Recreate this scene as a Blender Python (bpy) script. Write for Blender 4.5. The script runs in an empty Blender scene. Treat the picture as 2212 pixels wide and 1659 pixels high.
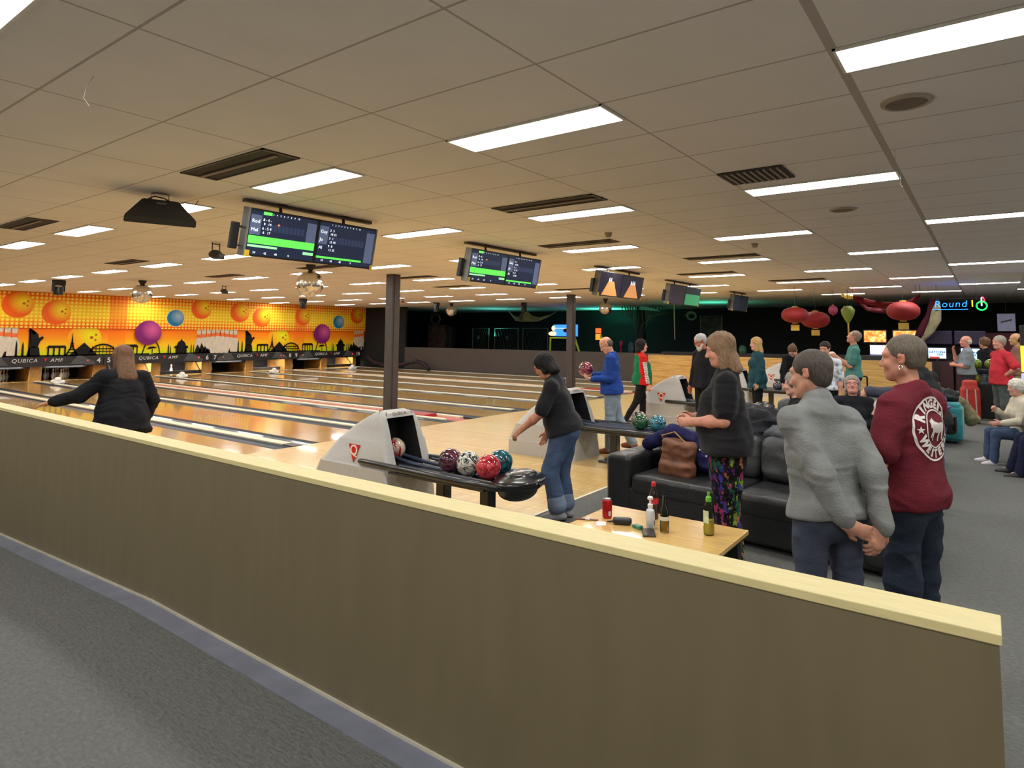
import bpy, bmesh, math, random
import numpy as np
from mathutils import Vector, Matrix, noise
from mathutils.bvhtree import BVHTree
PI = math.pi
random.seed(7); rng = np.random.default_rng(5)
SC = bpy.context.scene
COL = SC.collection

# ---------------- camera ----------------
def look_basis(yaw, pitch, roll):
    f = Vector((math.cos(yaw) * math.cos(pitch), math.sin(yaw) * math.cos(pitch), math.sin(pitch)))
    r = Vector((math.sin(yaw), -math.cos(yaw), 0)); u = r.cross(f)
    return r * math.cos(roll) + u * math.sin(roll), u * math.cos(roll) - r * math.sin(roll), f
cam_d = bpy.data.cameras.new('camera'); cam = bpy.data.objects.new('camera', cam_d); COL.objects.link(cam)
R_, U_, F_ = look_basis(0.6177, 0.0778, 0.0075)
m = Matrix((R_, U_, -F_)).transposed().to_4x4(); m.translation = Vector((-3.0124, -0.5261, 1.70)); cam.matrix_world = m
cam_d.sensor_width = 36; cam_d.lens = 1359.15 / 2212 * 36
cam_d.shift_x = (1106 - 1166.06) / 2212; cam_d.shift_y = (616.78 - 829.5) / 2212
cam_d.clip_start = 0.05; cam_d.clip_end = 200
SC.camera = cam
# ---------------- world, exposure ----------------
w = bpy.data.worlds.new('world'); SC.world = w; w.use_nodes = True
w.node_tree.nodes['Background'].inputs[0].default_value = (0.02, 0.02, 0.025, 1); w.node_tree.nodes['Background'].inputs[1].default_value = 0.3
vs = SC.view_settings; vs.view_transform = 'Standard'; vs.look = 'None'; vs.gamma = 1; vs.use_curve_mapping = False
vs.exposure = 0.72
cy = SC.cycles
cy.max_bounces = 8; cy.diffuse_bounces = 4; cy.glossy_bounces = 3; cy.transmission_bounces = 8; cy.transparent_max_bounces = 6
cy.caustics_reflective = False; cy.caustics_refractive = False; cy.sample_clamp_indirect = 4
cy.use_adaptive_sampling = True; cy.adaptive_threshold = 0.03
cy.use_denoising = True
LAMP = 15.0      # radiance of the ceiling lamps' diffusers

# ---------------- materials ----------------
def lin(c):
    return tuple((x / 255 / 12.92 if x / 255 <= .04045 else ((x / 255 + .055) / 1.055) ** 2.4) for x in c)
MATS = {}
def mat(name, rgb, rough=.6, metal=0, var=.12, scale=6, bump=0, bscale=60, emit=0, emit_rgb=None, coat=0, stretch=(1, 1, 1), alpha=1, trans=0, sheen=0, spec=.5, detail=4):
    if name in MATS: return MATS[name]
    M = bpy.data.materials.new(name); M.use_nodes = True; nt = M.node_tree; N = nt.nodes; L = nt.links
    b = N['Principled BSDF']
    c = lin(rgb)
    tc = N.new('ShaderNodeTexCoord'); mp = N.new('ShaderNodeMapping'); mp.inputs['Scale'].default_value = stretch
    L.new(tc.outputs['Object'], mp.inputs[0])
    nz = N.new('ShaderNodeTexNoise'); nz.inputs['Scale'].default_value = scale; nz.inputs['Detail'].default_value = detail
    L.new(mp.outputs[0], nz.inputs['Vector'])
    cr = N.new('ShaderNodeValToRGB')
    cr.color_ramp.elements[0].position = .3; cr.color_ramp.elements[1].position = .7
    cr.color_ramp.elements[0].color = (*[x * (1 - var) for x in c], 1); cr.color_ramp.elements[1].color = (*[min(1, x * (1 + var)) for x in c], 1)
    L.new(nz.outputs['Fac'], cr.inputs[0]); L.new(cr.outputs[0], b.inputs['Base Color'])
    b.inputs['Roughness'].default_value = rough; b.inputs['Metallic'].default_value = metal
    b.inputs['Specular IOR Level'].default_value = spec
    b.inputs['Coat Weight'].default_value = coat; b.inputs['Coat Roughness'].default_value = .05
    if sheen: b.inputs['Sheen Weight'].default_value = sheen
    if trans:
        b.inputs['Transmission Weight'].default_value = trans; b.inputs['IOR'].default_value = 1.45
    if bump:
        n2 = N.new('ShaderNodeTexNoise'); n2.inputs['Scale'].default_value = bscale; n2.inputs['Detail'].default_value = 5
        L.new(mp.outputs[0], n2.inputs['Vector'])
        bp = N.new('ShaderNodeBump'); bp.inputs['Strength'].default_value = bump; bp.inputs['Distance'].default_value = .02
        L.new(n2.outputs['Fac'], bp.inputs['Height']); L.new(bp.outputs[0], b.inputs['Normal'])
    if emit:
        b.inputs['Emission Color'].default_value = (*lin(emit_rgb or rgb), 1); b.inputs['Emission Strength'].default_value = emit
    MATS[name] = M
    return M
def nodes(M): return M.node_tree.nodes, M.node_tree.links, M.node_tree.nodes['Principled BSDF']
def mathn(N, L, op, a, b=None, c=None):
    n = N.new('ShaderNodeMath'); n.operation = op
    for i, v in enumerate((a, b, c)):
        if v is None: continue
        if isinstance(v, (int, float)): n.inputs[i].default_value = v
        else: L.new(v, n.inputs[i])
    return n.outputs[0]
def mixc(N, L, f, a, b, mode='MIX'):
    n = N.new('ShaderNodeMix'); n.data_type = 'RGBA'; n.blend_type = mode
    for s, v in ((n.inputs['Factor'], f), (n.inputs['A'], a), (n.inputs['B'], b)):
        if isinstance(v, (int, float)): s.default_value = v
        elif isinstance(v, tuple): s.default_value = (*v, 1) if len(v) == 3 else v
        else: L.new(v, s)
    return n.outputs['Result']
def objco(N, L):
    tc = N.new('ShaderNodeTexCoord'); s = N.new('ShaderNodeSeparateXYZ'); L.new(tc.outputs['Object'], s.inputs[0]); return tc, s

# ---------------- mesh helpers ----------------
def link(name, me, m, parent=None, loc=None, rot=None):
    o = bpy.data.objects.new(name, me); COL.objects.link(o)
    if m is not None:
        for x in (m if isinstance(m, (list, tuple)) else [m]): me.materials.append(x)
    if parent: o.parent = parent
    if loc: o.location = loc
    if rot: o.rotation_euler = rot
    return o
def obj(name, bm, m, parent=None, smooth=False, **k):
    me = bpy.data.meshes.new(name)
    bmesh.ops.recalc_face_normals(bm, faces=bm.faces[:])
    if smooth:
        for f in bm.faces: f.smooth = True
    bm.to_mesh(me); bm.free()
    if smooth == 'angle': me.set_sharp_from_angle(angle=math.radians(38))
    return link(name, me, m, parent, **k)
def NB(): return bmesh.new()
def bx(bm, x0, x1, y0, y1, z0, z1, bev=0, seg=2, M=None):
    vs_ = [bm.verts.new((x, y, z)) for x in (x0, x1) for y in (y0, y1) for z in (z0, z1)]
    fs = [bm.faces.new([vs_[i] for i in q]) for q in ((0, 1, 3, 2), (4, 6, 7, 5), (0, 4, 5, 1), (2, 3, 7, 6), (0, 2, 6, 4), (1, 5, 7, 3))]
    if bev:
        es = list({e for f in fs for e in f.edges})
        r = bmesh.ops.bevel(bm, geom=es, offset=bev, segments=seg, affect='EDGES', profile=.5)
        vs_ = list({v for f in r['faces'] for v in f.verts} | {v for v in vs_ if v.is_valid})
        # all verts linked
        seen = set(vs_); st = list(vs_)
        while st:
            v = st.pop()
            for e in v.link_edges:
                o2 = e.other_vert(v)
                if o2 not in seen: seen.add(o2); st.append(o2)
        vs_ = list(seen)
    if M is not None: bmesh.ops.transform(bm, matrix=M, verts=vs_)
    return vs_
def tube(bm, pts, r, n=10, cap=True):
    pts = [Vector(p) for p in pts]; rs = r if isinstance(r, (list, tuple)) else [r] * len(pts)
    rings = []; up = Vector((0, 0, 1))
    for i, p in enumerate(pts):
        t = ((pts[min(i + 1, len(pts) - 1)] - pts[max(i - 1, 0)])).normalized()
        a = t.cross(up if abs(t.dot(up)) < .95 else Vector((1, 0, 0))).normalized(); b = t.cross(a)
        rings.append([bm.verts.new(p + (a * math.cos(2 * PI * k / n) + b * math.sin(2 * PI * k / n)) * rs[i]) for k in range(n)])
    for A, B in zip(rings, rings[1:]):
        for k in range(n): bm.faces.new((A[k], A[(k + 1) % n], B[(k + 1) % n], B[k]))
    if cap: bm.faces.new(rings[0][::-1]); bm.faces.new(rings[-1])
    return rings
def lathe(bm, prof, n=24, c=(0, 0, 0), M=None):
    rings = []; allv = []
    for r, z in prof:
        if r < 1e-6: v = [bm.verts.new((c[0], c[1], c[2] + z))]
        else: v = [bm.verts.new((c[0] + r * math.cos(2 * PI * k / n), c[1] + r * math.sin(2 * PI * k / n), c[2] + z)) for k in range(n)]
        rings.append(v); allv += v
    for A, B in zip(rings, rings[1:]):
        for k in range(n):
            a, b, c_, d = A[k % len(A)], A[(k + 1) % len(A)], B[(k + 1) % len(B)], B[k % len(B)]
            q = []
            for v in (a, b, c_, d):
                if v not in q: q.append(v)
            if len(q) > 2: bm.faces.new(q)
    if M is not None: bmesh.ops.transform(bm, matrix=M, verts=allv)
    return allv
def prism(bm, pts, h0, h1, axis='y'):
    # polygon pts in a plane, extruded along axis from h0 to h1
    def P(a, b, h): return {'y': (a, h, b), 'z': (a, b, h), 'x': (h, a, b)}[axis]
    A = [bm.verts.new(P(a, b, h0)) for a, b in pts]; B = [bm.verts.new(P(a, b, h1)) for a, b in pts]
    n = len(pts)
    f = bm.faces.new(A); g = bm.faces.new(B[::-1])
    for k in range(n): bm.faces.new((A[k], B[k], B[(k + 1) % n], A[(k + 1) % n]))
    bmesh.ops.triangulate(bm, faces=[f, g])
def ball(bm, c, r, seg=20, sc=(1, 1, 1)):
    res = bmesh.ops.create_uvsphere(bm, u_segments=seg, v_segments=seg // 2 + 2, radius=r)
    for v in res['verts']: v.co = Vector((v.co.x * sc[0], v.co.y * sc[1], v.co.z * sc[2])) + Vector(c)
def tag(o, label, cat, group=None):
    o['label'] = label; o['category'] = cat
    if group: o['group'] = group
    return o
def thing(name, label, cat, loc=(0, 0, 0), rotz=0, group=None):
    o = bpy.data.objects.new(name, None); COL.objects.link(o); o.location = loc; o.rotation_euler = (0, 0, rotz)
    return tag(o, label, cat, group)
def struct(name, bm, m, parent=None, **k):
    o = obj(name, bm, m, parent, **k)
    if not parent: o['kind'] = 'structure'
    return o
def dup(root, loc, rotz=None, label=None, group=None):
    r = root.copy(); COL.objects.link(r); r.location = loc
    if rotz is not None: r.rotation_euler = (0, 0, rotz)
    if label: r['label'] = label
    if group: r['group'] = group
    for ch in list(root.children):
        c = ch.copy(); COL.objects.link(c); c.parent = r
        for g in ch.children:
            d = g.copy(); COL.objects.link(d); d.parent = c
    return r
def text_mesh(s, size, ext=.001, bold=False, spacing=1.0, shear=0, align='CENTER', off=0):
    cu = bpy.data.curves.new('t', 'FONT'); cu.body = s; cu.size = size; cu.extrude = ext; cu.align_x = align; cu.align_y = 'CENTER'
    cu.space_character = spacing; cu.shear = shear; cu.offset = off; cu.resolution_u = 3
    o = bpy.data.objects.new('t', cu); COL.objects.link(o)
    bpy.context.view_layer.update()
    me = bpy.data.meshes.new_from_object(o.evaluated_get(bpy.context.evaluated_depsgraph_get()))
    bpy.data.objects.remove(o); bpy.data.curves.remove(cu)
    me.materials.clear()
    return me
def xf(me, M): me.transform(M); return me
def rotm(x=0, y=0, z=0, t=(0, 0, 0)):
    return Matrix.Translation(t) @ Matrix.Rotation(z, 4, 'Z') @ Matrix.Rotation(y, 4, 'Y') @ Matrix.Rotation(x, 4, 'X')
def frame_plate(name, x0, x1, y0, y1, z0, z1, m, parent=None, bev=0):
    b = NB(); bx(b, x0, x1, y0, y1, z0, z1, bev); return obj(name, b, m, parent)
# ---------------- room shell ----------------
PB = [-1.0, 2.75, 6.5, 10.35, 14.1, 17.9]       # borders between lane pairs
HB = [.95, 4.62, 8.4, 12.2, 16.0]              # ball-return lines in the middle of each pair
XW = 18.2; YM = 25.6; HC = 3.0; FOUL = 8.0; APP = 3.04
PX = 2.52
def carpet_mat():
    M = mat('carpet', (105, 106, 103), .95, var=.1, scale=45, spec=.15)
    N, L, b = nodes(M)
    tc, s = objco(N, L)
    mp = N.new('ShaderNodeMapping'); mp.inputs['Scale'].default_value = (70, 24, 30); mp.inputs['Rotation'].default_value = (0, 0, .35); L.new(tc.outputs['Object'], mp.inputs[0])
    n = N.new('ShaderNodeTexNoise'); n.inputs['Scale'].default_value = 1; n.inputs['Detail'].default_value = 5; n.inputs['Distortion'].default_value = .6; L.new(mp.outputs[0], n.inputs['Vector'])
    bp = N.new('ShaderNodeBump'); bp.inputs['Strength'].default_value = .55; bp.inputs['Distance'].default_value = .02
    L.new(n.outputs['Fac'], bp.inputs['Height']); L.new(bp.outputs[0], b.inputs['Normal'])
    src = b.inputs['Base Color'].links[0].from_socket
    L.new(mixc(N, L, .35, src, n.outputs['Fac'], 'OVERLAY'), b.inputs['Base Color'])
    return M
CARPET = carpet_mat()
def wood_floor(name, c1, c2, rough, board=.027, coat=0.0, rot=0):
    M = mat(name, c1, rough, var=.02, coat=coat); N, L, b = nodes(M)
    tc, s = objco(N, L)
    mp = N.new('ShaderNodeMapping'); mp.inputs['Rotation'].default_value = (0, 0, PI / 2 + rot); L.new(tc.outputs['Object'], mp.inputs[0])
    br = N.new('ShaderNodeTexBrick'); br.inputs['Scale'].default_value = 1; br.inputs['Brick Width'].default_value = 1.7; br.inputs['Row Height'].default_value = board
    br.inputs['Mortar Size'].default_value = .0008; br.inputs['Mortar Smooth'].default_value = .3; br.offset = .37
    br.inputs['Color1'].default_value = (*lin(c1), 1); br.inputs['Color2'].default_value = (*lin(c2), 1); br.inputs['Mortar'].default_value = (*lin(tuple(x * .72 for x in c2)), 1)
    L.new(mp.outputs[0], br.inputs['Vector'])
    m2 = N.new('ShaderNodeMapping'); m2.inputs['Scale'].default_value = (2.2, 40, 2); m2.inputs['Rotation'].default_value = (0, 0, PI / 2 + rot); L.new(tc.outputs['Object'], m2.inputs[0])
    n = N.new('ShaderNodeTexNoise'); n.inputs['Scale'].default_value = 1; n.inputs['Detail'].default_value = 6; L.new(m2.outputs[0], n.inputs['Vector'])
    cr = N.new('ShaderNodeValToRGB'); cr.color_ramp.elements[0].position = .35; cr.color_ramp.elements[1].position = .7
    cr.color_ramp.elements[0].color = (.72, .68, .6, 1); cr.color_ramp.elements[1].color = (1.05, 1.05, 1.03, 1); L.new(n.outputs['Fac'], cr.inputs[0])
    L.new(mixc(N, L, .8, br.outputs['Color'], cr.outputs[0], 'MULTIPLY'), b.inputs['Base Color'])
    return M
APPROACH = wood_floor('approach wood', (230, 198, 136), (212, 176, 110), .3, coat=.25)
LANE = wood_floor('lane wood', (212, 174, 112), (198, 158, 94), .17, coat=.6)
# floors
b = NB(); bx(b, -6, 26, -7, APP, -.1, 0); struct('floor_concourse', b, CARPET)
b = NB(); bx(b, -1.0, XW, APP, FOUL, -.1, 0); struct('floor_approach', b, APPROACH)
b = NB(); bx(b, -1.0, XW, FOUL, 27.4, -.35, -.13); struct('floor_lanebed', b, mat('lane bed', (40, 38, 36), .8))
b = NB(); bx(b, XW, 26, APP, 27.4, -.1, 0); struct('floor_hall', b, mat('dark carpet', (34, 38, 40), .95))
b = NB()   # ramp on the near side of the low partition
for y0, y1, z0, z1 in ((APP, 3.85, 0, 0), (3.85, 7.6, 0, -.17), (7.6, 10, -.17, -.17)):
    v = [b.verts.new(p) for p in ((-6, y0, z0), (-1.0, y0, z0), (-1.0, y1, z1), (-6, y1, z1))]; b.faces.new(v)
    v2 = [b.verts.new((p.co.x, p.co.y, -.4)) for p in v]; b.faces.new(v2[::-1])
    for k in range(4): b.faces.new((v[k], v2[k], v2[(k + 1) % 4], v[(k + 1) % 4]))
struct('floor_ramp', b, CARPET)
b = NB(); bx(b, -1.0, XW, APP - .035, APP, 0, .006); struct('trim_1', b, mat('cream strip', (226, 220, 196), .4))
# ceiling
def ceiling_mat():
    M = mat('ceiling tiles', (236, 234, 239), .75, var=.03, scale=2, bump=.05, bscale=220, spec=.2); N, L, b = nodes(M)
    tc, s = objco(N, L)
    def line(sock, period, off, w):
        t = mathn(N, L, 'SUBTRACT', sock, off); t = mathn(N, L, 'DIVIDE', t, period); t = mathn(N, L, 'FRACT', mathn(N, L, 'ADD', t, 100.5))
        t = mathn(N, L, 'ABSOLUTE', mathn(N, L, 'SUBTRACT', t, .5)); return mathn(N, L, 'LESS_THAN', t, w / period)
    lx = line(s.outputs['X'], PX / 4, 0, .007); ly = line(s.outputs['Y'], 1.2, 0, .007)
    big = mathn(N, L, 'LESS_THAN', mathn(N, L, 'ABSOLUTE', s.outputs['Y']), .022)
    g = mathn(N, L, 'MAXIMUM', mathn(N, L, 'MAXIMUM', lx, ly), big)
    src = b.inputs['Base Color'].links[0].from_socket
    nz = N.new('ShaderNodeTexNoise'); nz.inputs['Scale'].default_value = 1.3; L.new(tc.outputs['Object'], nz.inputs['Vector'])
    c = mixc(N, L, mathn(N, L, 'MULTIPLY', nz.outputs['Fac'], .25), src, lin((222, 216, 212)))
    L.new(mixc(N, L, mathn(N, L, 'MULTIPLY', g, .55), c, lin((120, 104, 88))), b.inputs['Base Color'])
    return M
CEIL = ceiling_mat()
b = NB(); bx(b, -6, 26, -7, 27.4, HC, HC + .15); struct('ceiling', b, CEIL)
# walls
BLACKW = mat('black painted wall', (22, 24, 28), .8, var=.2)
b = NB(); bx(b, -6.15, -6, -7, 27.4, -.4, HC); struct('wall_left', b, mat('beige wall', (186, 174, 152), .8))
b = NB(); bx(b, -6, 26, -7.15, -7, -.1, HC); struct('wall_entrance', b, mat('beige wall', (1, 1, 1)))
b = NB(); bx(b, 26, 26.15, -7, 27.4, -.1, HC); struct('wall_arcade', b, BLACKW)
b = NB(); bx(b, -6, 26, 27.4, 27.55, -.4, HC); struct('wall_pins', b, mat('beige wall', (1, 1, 1)) if 0 else BLACKW)
b = NB(); bx(b, XW, XW + .12, 22.55, 27.4, 0, HC); struct('wall_curtain', b, BLACKW)
b = NB(); bx(b, -6, -1.0, 10, 10.12, -.4, HC); struct('wall_ramp', b, mat('beige wall', (1, 1, 1)))
DW = mat('dark brown laminate', (78, 72, 70), .55, var=.06, scale=3)
b = NB(); bx(b, XW, XW + .12, 9.2, 22.55, 0, 1.05, .004); struct('wall_lane_side', b, DW)
def plank_mat():
    M = mat('oak planks', (212, 170, 96), .45, var=.05); N, L, b = nodes(M); tc, s = objco(N, L)
    mp = N.new('ShaderNodeMapping'); mp.inputs['Scale'].default_value = (1, .9, 14); L.new(tc.outputs['Object'], mp.inputs[0])
    n = N.new('ShaderNodeTexNoise'); n.inputs['Scale'].default_value = 2; n.inputs['Detail'].default_value = 5; L.new(mp.outputs[0], n.inputs['Vector'])
    cr = N.new('ShaderNodeValToRGB'); e = cr.color_ramp.elements; e[0].position = .3; e[1].position = .72
    e[0].color = (*lin((186, 140, 70)), 1); e[1].color = (*lin((228, 188, 116)), 1); L.new(n.outputs['Fac'], cr.inputs[0]); L.new(cr.outputs[0], b.inputs['Base Color'])
    return M
OAK = plank_mat()
b = NB(); bx(b, 17.25, 17.4, .75, 9.2, 0, 1.03, .004); struct('wall_oak', b, OAK)
b = NB(); bx(b, 17.4, XW + .12, 9.08, 9.2, 0, 1.03); struct('wall_return', b, OAK)
# low partition in front of the camera
PART = mat('olive brown laminate', (113, 103, 78), .5, var=.06, scale=3, stretch=(1, 3, .6), bump=.02, bscale=300)
CAPM = mat('pale maple cap', (216, 202, 148), .55, var=.06, scale=8, stretch=(8, 1, 8))
b = NB(); bx(b, -1.065, -.935, -.52, 10, -.3, .955); struct('wall_partition', b, PART)
b = NB(); bx(b, -1.069, -.931, -.526, 10, .955, .982, .003); struct('trim_2', b, CAPM)
b = NB()   # metal foot trim that follows the ramp
tr = [(-.52, 0), (3.85, 0), (7.6, -.17), (10, -.17)]
for (y0, z0), (y1, z1) in zip(tr, tr[1:]):
    v = [b.verts.new(p) for p in ((-1.075, y0, z0), (-1.065, y0, z0), (-1.065, y0, z0 + .016), (-1.075, y0, z0 + .016), (-1.075, y1, z1), (-1.065, y1, z1), (-1.065, y1, z1 + .016), (-1.075, y1, z1 + .016))]
    for q in ((0, 1, 5, 4), (1, 2, 6, 5), (2, 3, 7, 6), (3, 0, 4, 7), (0, 3, 2, 1), (4, 5, 6, 7)): b.faces.new([v[i] for i in q])
struct('baseboard_partition', b, mat('brushed trim', (214, 208, 190), .35, metal=.3))
b = NB()
for (y0, z0), (y1, z1) in zip(tr, tr[1:]):
    v = [b.verts.new(p) for p in ((-1.19, y0, z0 + .004), (-1.075, y0, z0 + .004), (-1.075, y1, z1 + .004), (-1.19, y1, z1 + .004))]; b.faces.new(v)
bmesh.ops.remove_doubles(b, verts=b.verts[:], dist=1e-4)
r_ = bmesh.ops.extrude_face_region(b, geom=b.faces[:]); bmesh.ops.translate(b, vec=(0, 0, -.004), verts=[g for g in r_['geom'] if isinstance(g, bmesh.types.BMVert)])
struct('trim_3', b, mat('lavender edging', (116, 120, 134), .6))

# columns
def column(x, y, lab):
    b = NB(); bx(b, x - .11, x + .11, y - .11, y + .11, -.13, HC, .006); bx(b, x - .06, x + .06, y - .125, y - .11, -.1, HC - .01)
    o = obj('pillar', b, mat('dark brown paint', (66, 60, 60), .5)); o['kind'] = 'structure'
column(6.42, 10.15, ''); column(14.2, 10.45, ''); 

# ---------------- ceiling lamps ----------------
lampm = bpy.data.materials.new('lit diffuser'); lampm.use_nodes = True
nt = lampm.node_tree; nt.nodes.clear(); em = nt.nodes.new('ShaderNodeEmission'); ou = nt.nodes.new('ShaderNodeOutputMaterial')
em.inputs[0].default_value = (1, .99, .96, 1); em.inputs[1].default_value = LAMP; nt.links.new(em.outputs[0], ou.inputs[0])
rows = {}
def lamp_things():
    t0 = thing('ceiling_light', 'x', 'ceiling light')
    b = NB(); bx(b, 0, .30, 0, 1.2, -.012, 0); bx(b, .012, .288, .012, 1.188, -.014, -.003)
    fr = NB()
    for q in ((0, .30, 0, .014), (0, .30, 1.186, 1.2), (0, .014, 0, 1.2), (.286, .30, 0, 1.2)): bx(fr, q[0], q[1], q[2], q[3], -.012, 0)
    obj('frame', fr, mat('white enamel', (230, 230, 226), .4), t0); b.free()
    d = NB(); v = [d.verts.new(p) for p in ((.014, .014, -.006), (.286, .014, -.006), (.286, 1.186, -.006), (.014, 1.186, -.006))]; d.faces.new(v[::-1])
    o = link('diffuser', bpy.data.meshes.new('diffuser'), lampm, t0); d.to_mesh(o.data); d.free()
    first = True
    place = {}
    for k in range(-2, 8):
        for j in range(-5, 21):
            if (j + k) % 2 == 0: continue          # checkerboard
            x = PX * k; y = 1.2 * j
            if x < -5.6 or y < -6.5: continue
            if k == 7 and j > 3: continue
            place[(k, j)] = (x, y)
    for (k, j), (x, y) in place.items():
        if y < APP: zone = 'above the grey carpet'
        elif y < FOUL: zone = 'above the pale approach boards'
        elif y < 16: zone = 'above the near half of the lanes'
        else: zone = 'above the far half of the lanes'
        lab = 'white rectangular panel light in the tiled ceiling, ' + zone
        if (k, j) == (0, 1): lab = 'large lit ceiling panel at top centre, right of the slotted ceiling recess'
        if (k, j) == (-1, 2): lab = 'brightest ceiling panel cut off by the top left corner of the photo'
        if (k, j) == (0, -1): lab = 'long ceiling panel cut off by the top right corner of the photo'
        if (k, j) == (1, 0): lab = 'lit ceiling panel directly beside the square air grille'
        grp = 'ceiling panels ' + zone
        if first: r = t0; r.location = (x, y, HC); first = False
        else: r = dup(t0, (x, y, HC))
        r['label'] = lab
        if lab.startswith('white'): r['group'] = grp
        elif 'group' in r: del r['group']
lamp_things()
# ---------------- lanes ----------------
CREAM = mat('cream capping', (224, 216, 186), .35); GUT = mat('grey gutter', (70, 77, 88), .32, var=.05, coat=.25)
REDT = mat('red trough', (176, 34, 44), .35, coat=.4); BLK = mat('black plastic', (24, 24, 26), .4)
def gutter(bm, x0, x1, y0, y1):
    n = 8; A = []; B = []
    for k in range(n + 1):
        a = PI * k / n; x = (x0 + x1) / 2 - math.cos(a) * (x1 - x0) / 2; z = -.005 - math.sin(a) * .085
        A.append(bm.verts.new((x, y0, z))); B.append(bm.verts.new((x, y1, z)))
    for k in range(n): bm.faces.new((A[k], A[k + 1], B[k + 1], B[k]))
places = ['hidden end lane', 'nearest lane']
W = .29
lane_edges = []
for p in range(5):
    half = lambda i: .3 if i in (2, 4) else .09
    xa = PB[p] + half(p); xb = PB[p + 1] - half(p + 1); h0 = HB[p] - .08; h1 = HB[p] + .08
    lane_edges += [(xa, h0), (h1, xb)]
for i, (x0, x1) in enumerate(lane_edges):
    n = i + 1
    lab = {1: 'polished maple lane nearest the olive partition', 2: 'polished lane just beyond the first gutter and capping strip'}.get(n, f'polished maple bowling lane leading to the pin deck numbered {n}')
    t = thing('bowling_lane', lab, 'bowling lane', (0, 0, 0), 0, 'ten bowling lanes')
    b = NB(); bx(b, x0 + W, x1 - W, FOUL, 25.68, -.13, 0); obj('lane_surface', b, LANE, t)
    for a, c in ((x0, x0 + W), (x1 - W, x1)):
        b = NB(); gutter(b, a, c, FOUL, 25.68); obj('gutter', b, GUT, t)
        b = NB()
        bx(b, a + .02, c - .02, FOUL - .0, FOUL + .03, -.12, -.004); obj('gutter_end', b, BLK, t)
    b = NB()   # aiming arrows and dots inlaid in the lane
    xc = (x0 + x1) / 2
    for k in range(-3, 4):
        y = FOUL + 4.6 - abs(k) * .28; x = xc + k * .15
        q = [b.verts.new(v) for v in ((x - .02, y, .0008), (x + .02, y, .0008), (x, y + .14, .0008))]; b.faces.new(q)
    obj('aiming_arrows', b, mat('dark inlay', (92, 52, 30), .3), t)
def cap(i, x, w, kind):
    if kind == 'red':
        t = thing('division_capping', 'wide lane divider with a red trough around the ' + ('nearer' if x < 10 else 'farther') + ' dark column', 'lane divider')
        for s in (-1, 1):
            b = NB(); bx(b, x + s * .24 - .06, x + s * .24 + .06, FOUL + .35, 25.68, -.13, .016, .006); obj('capping_strip', b, CREAM, t)
        b = NB(); bx(b, x - .19, x + .19, FOUL, 25.68, -.13, -.02)
        v = [b.verts.new(p) for p in ((x - .18, 10.3, .0), (x + .18, 10.3, .0), (x + .18, 9.3, -.018), (x - .18, 9.3, -.018))]
        bx(b, x - .18, x + .18, 9.0, 9.9, -.02, .035)
        b.verts.remove(v[0]) if 0 else None
        bmesh.ops.delete(b, geom=v, context='VERTS')
        obj('red_trough', b, REDT, t)
    else:
        t = thing('division_capping', f'cream capping strip between gutters, number {i + 1} counting from the olive partition', 'lane divider', group='plain lane dividers')
        b = NB(); bx(b, x - w / 2, x + w / 2, FOUL + .3, 25.68, -.13, .014, .006); obj('capping_strip', b, CREAM, t)
        b = NB(); bx(b, x - w / 2, x + w / 2, FOUL + .02, FOUL + .3, -.13, .004); obj('black_end_block', b, BLK, t)
allx = sorted([(x, .16, 'red' if i in (2, 4) else 'cap') for i, x in enumerate(PB) if i] + [(x, .14, 'cap') for x in HB])
k = 0
for x, w_, kd in allx:
    cap(k, x, w_, kd)
    if kd == 'cap': k += 1
# ball return track covers are the caps; white sensor housings near the pins
sn = 0
for i, (x, lab) in enumerate(((.95, ''), (4.66, 'between the pins of lanes 3 and 4'), (8.5, 'left of the three pins standing on lane 7'), (12.2, 'in front of the empty deck of lane 8'), (16.2, 'nearest the right end of the mural'))):
    if not lab: continue
    b = NB()
    ball(b, (x, 23.9, .13), .11, 16, (.9, 1, .9)); ball(b, (x + .12, 23.85, .06), .07, 12); ball(b, (x - .1, 23.95, .07), .08, 12); bx(b, x - .14, x + .14, 23.8, 24.0, .02, .1, .01)
    tag(obj('sensor_housing', b, mat('white plastic', (232, 232, 226), .4), smooth='angle'), 'lumpy white sensor housing on a divider, ' + lab, 'sensor')

# ---------------- pin decks and masking units ----------------
PINP = [(0, 0), (.0286, 0), (.035, .02), (.048, .06), (.0585, .1), (.0605, .114), (.058, .14), (.05, .18), (.038, .215), (.028, .245), (.0235, .265), (.0232, .285), (.026, .31), (.031, .335), (.0325, .347), (.029, .365), (.019, .377), (0, .381)]
def pin_mat():
    M = mat('pin white', (238, 232, 220), .25, coat=.5); N, L, b = nodes(M); tc, s = objco(N, L)
    z = s.outputs['Z']
    st = mathn(N, L, 'MAXIMUM', mathn(N, L, 'COMPARE', z, .252, .008), mathn(N, L, 'COMPARE', z, .285, .008))
    L.new(mixc(N, L, st, lin((238, 232, 220)), lin((190, 30, 36))), b.inputs['Base Color']); return M
PINM = pin_mat()
b = NB(); lathe(b, PINP, 18); pin0 = obj('bowling_pin', b, PINM, smooth=True); first = [pin0]
def rack(n):
    x0, x1 = lane_edges[n - 1]; xc = (x0 + x1) / 2; out = {}; k = 1
    for r in range(4):
        for c in range(r + 1):
            out[k] = (xc + (c - r / 2) * .305, 26.15 + r * .264); k += 1
    return out
stand = {3: range(1, 11), 4: range(1, 11), 6: [5], 7: [4, 7, 8], 9: [7, 4], 2: range(1, 11)}
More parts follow.
